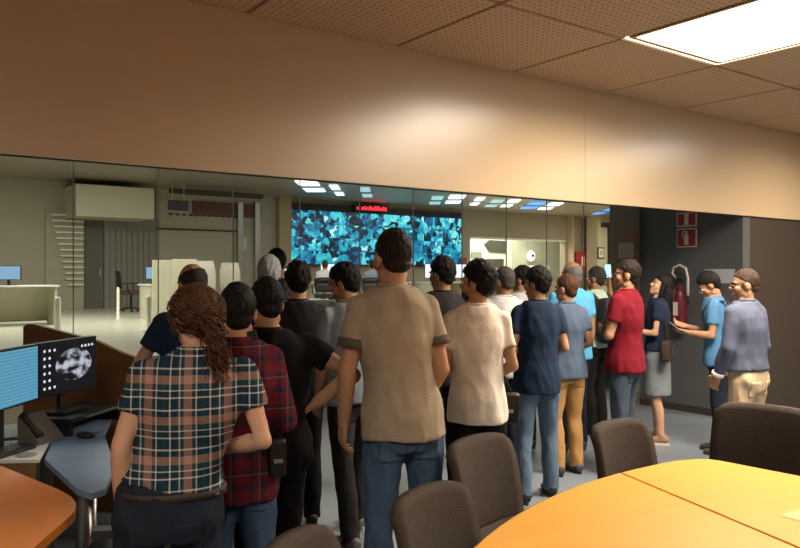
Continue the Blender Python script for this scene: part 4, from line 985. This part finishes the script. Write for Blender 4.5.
obj('panel', bm, M('walnut', (.27, .135, .055), .5, var=(3, .15), stretch=(1, 1, 5)), sp_)
fs = thing('desk_screen', 'pale capped partition behind the left monitor', 'screen', (.20, 4.15, 0), math.atan2(1.13, .53))
obj('panel', bx(0, 1.35, 0, .045, 0, 1.21), M('grey_fabric', (.22, .21, .19), .9), fs); obj('cap', bx(-.01, 1.36, -.01, .06, 1.21, 1.245, bev=.005), M('beige_cap', (.50, .42, .30), .5), fs)
office_chair('black office chair tucked between table and ponytailed person', (.99, 3.08, 0), math.radians(60), bleather, bleather, .80)

# ---------------------------------------------------------------- bags and phones
def strap(b, pts, r=.016): tube(b, pts, [(r*1.4, r*.25)]*len(pts), 8)
def bag(label, loc, rz, w_, h_, t_, mat, strap_pts=None, cat='bag', name='shoulder_bag'):
    t = thing(name, label, cat, loc, rz)
    obj('body', bx(-w_/2, w_/2, -t_/2, t_/2, 0, h_, bev=min(t_, w_)*.28), mat, t, True)
    obj('flap', bx(-w_/2*.92, w_/2*.92, -t_/2-.008, -t_/2+.004, h_*.45, h_*.93, bev=.003), mat, t)
    obj('buckle', bx(-.018, .018, -t_/2-.016, -t_/2-.008, h_*.40, h_*.50), steel, t)
    if strap_pts:
        q = bmesh.new(); strap(q, strap_pts); obj('strap', q, mat, t, True)
    return t
c = W(277, 3.05, .84); bag('black shoulder bag with metal buckle at the wine plaid shirt', c, YAW+.3, .07, .15, .05, bleather, [(0, .02, .14), (-.03, .05, .30), (-.10, .05, .58)])
c = W(509, 4.42, .78); bag('small black bag at the hip of the bearded man', c, YAW, .12, .18, .07, bleather, [(0, .0, .17), (-.05, .03, .30), (-.12, -.02, .50)])
c = W(666, 7.25, .82); bag('brown handbag at the arm of the woman in the skirt', c, YAW+1.2, .24, .20, .09, leather, [(-.08, 0, .19), (-.05, 0, .36), (.05, 0, .36), (.08, 0, .19)], name='handbag')
def backpack(label, loc, rz, mat, s_=1):
    t = thing('backpack', label, 'backpack', loc, rz)
    obj('body', bx(-.15*s_, .15*s_, -.16*s_, 0, 0, .46*s_, bev=.05), mat, t, True); obj('pocket', bx(-.12*s_, .12*s_, -.20*s_, -.13*s_, .04, .24*s_, bev=.03), mat, t, True)
    for sx in (-1, 1):
        q = bmesh.new(); strap(q, [(sx*.10, -.01, .42*s_), (sx*.11, .06, .50*s_), (sx*.12, .20, .49*s_), (sx*.12, .27, .36*s_), (sx*.13, .22, .15*s_), (sx*.12, 0, .08)], .02); obj('strap', q, mat, t, True)
    return t
nyl = M('black_nylon', (.015, .015, .018), .7, bump=(90, .3))
def on_back(pr, z, y=-.135):
    root, S, A, HP, V = pr; return root.location+Matrix.Rotation(root.rotation_euler.z, 3, 'Z') @ (V(0, y, z))
backpack('dark backpack on the man in mint', on_back(mp, .96), mp[0].rotation_euler.z, nyl)
backpack('dark small backpack on the man in light blue', on_back(pp, 1.05), pp[0].rotation_euler.z, nyl, .8)
q = bmesh.new(); 
def phone(label, loc, rot, mat):
    t = thing('smartphone', label, 'phone', loc); t.rotation_euler = rot
    obj('case', bx(-.038, .038, -.004, .004, -.076, .076, bev=.003), blackp, t); obj('display', bx(-.034, .034, -.0055, -.004, -.07, .07), mat, t)
phs = M('phone_lit', (.2, .3, .4), .3, emit=((.25, .65, 1), 1.6)); phd = M('phone_dim', (.05, .05, .06), .3, emit=((.5, .6, .7), .15))
def hand_pos(pr, i, along=.10):
    root, S, A, HP, V = pr; sh, el, wr, f = A[i]; p = wr+f*along*S
    return Matrix.Translation(root.location) @ Matrix.Rotation(root.rotation_euler.z, 4, 'Z') @ p
p = hand_pos(mp, 1, .13); phone('lit smartphone held up beside the red polo', p+Vector((-.02, -.02, .05)), (math.radians(-8), 0, YAW+math.radians(8)), phs)
p = hand_pos(pp, 0, .10); phone('dark smartphone in the hand of the man in light blue', p+Vector((0, 0, .03)), (math.radians(-50), 0, YAW+math.radians(66)), phd)

for px, d, lab in ((325, 18.75, 'black office chair under the operator in white'), (372, 18.25, 'black office chair under the operator in the pale shirt')):
    office_chair(lab, W(px, d, CR_FLOOR)+Vector((0, 0, -.07)), YAW, blackp, blackp, .85)
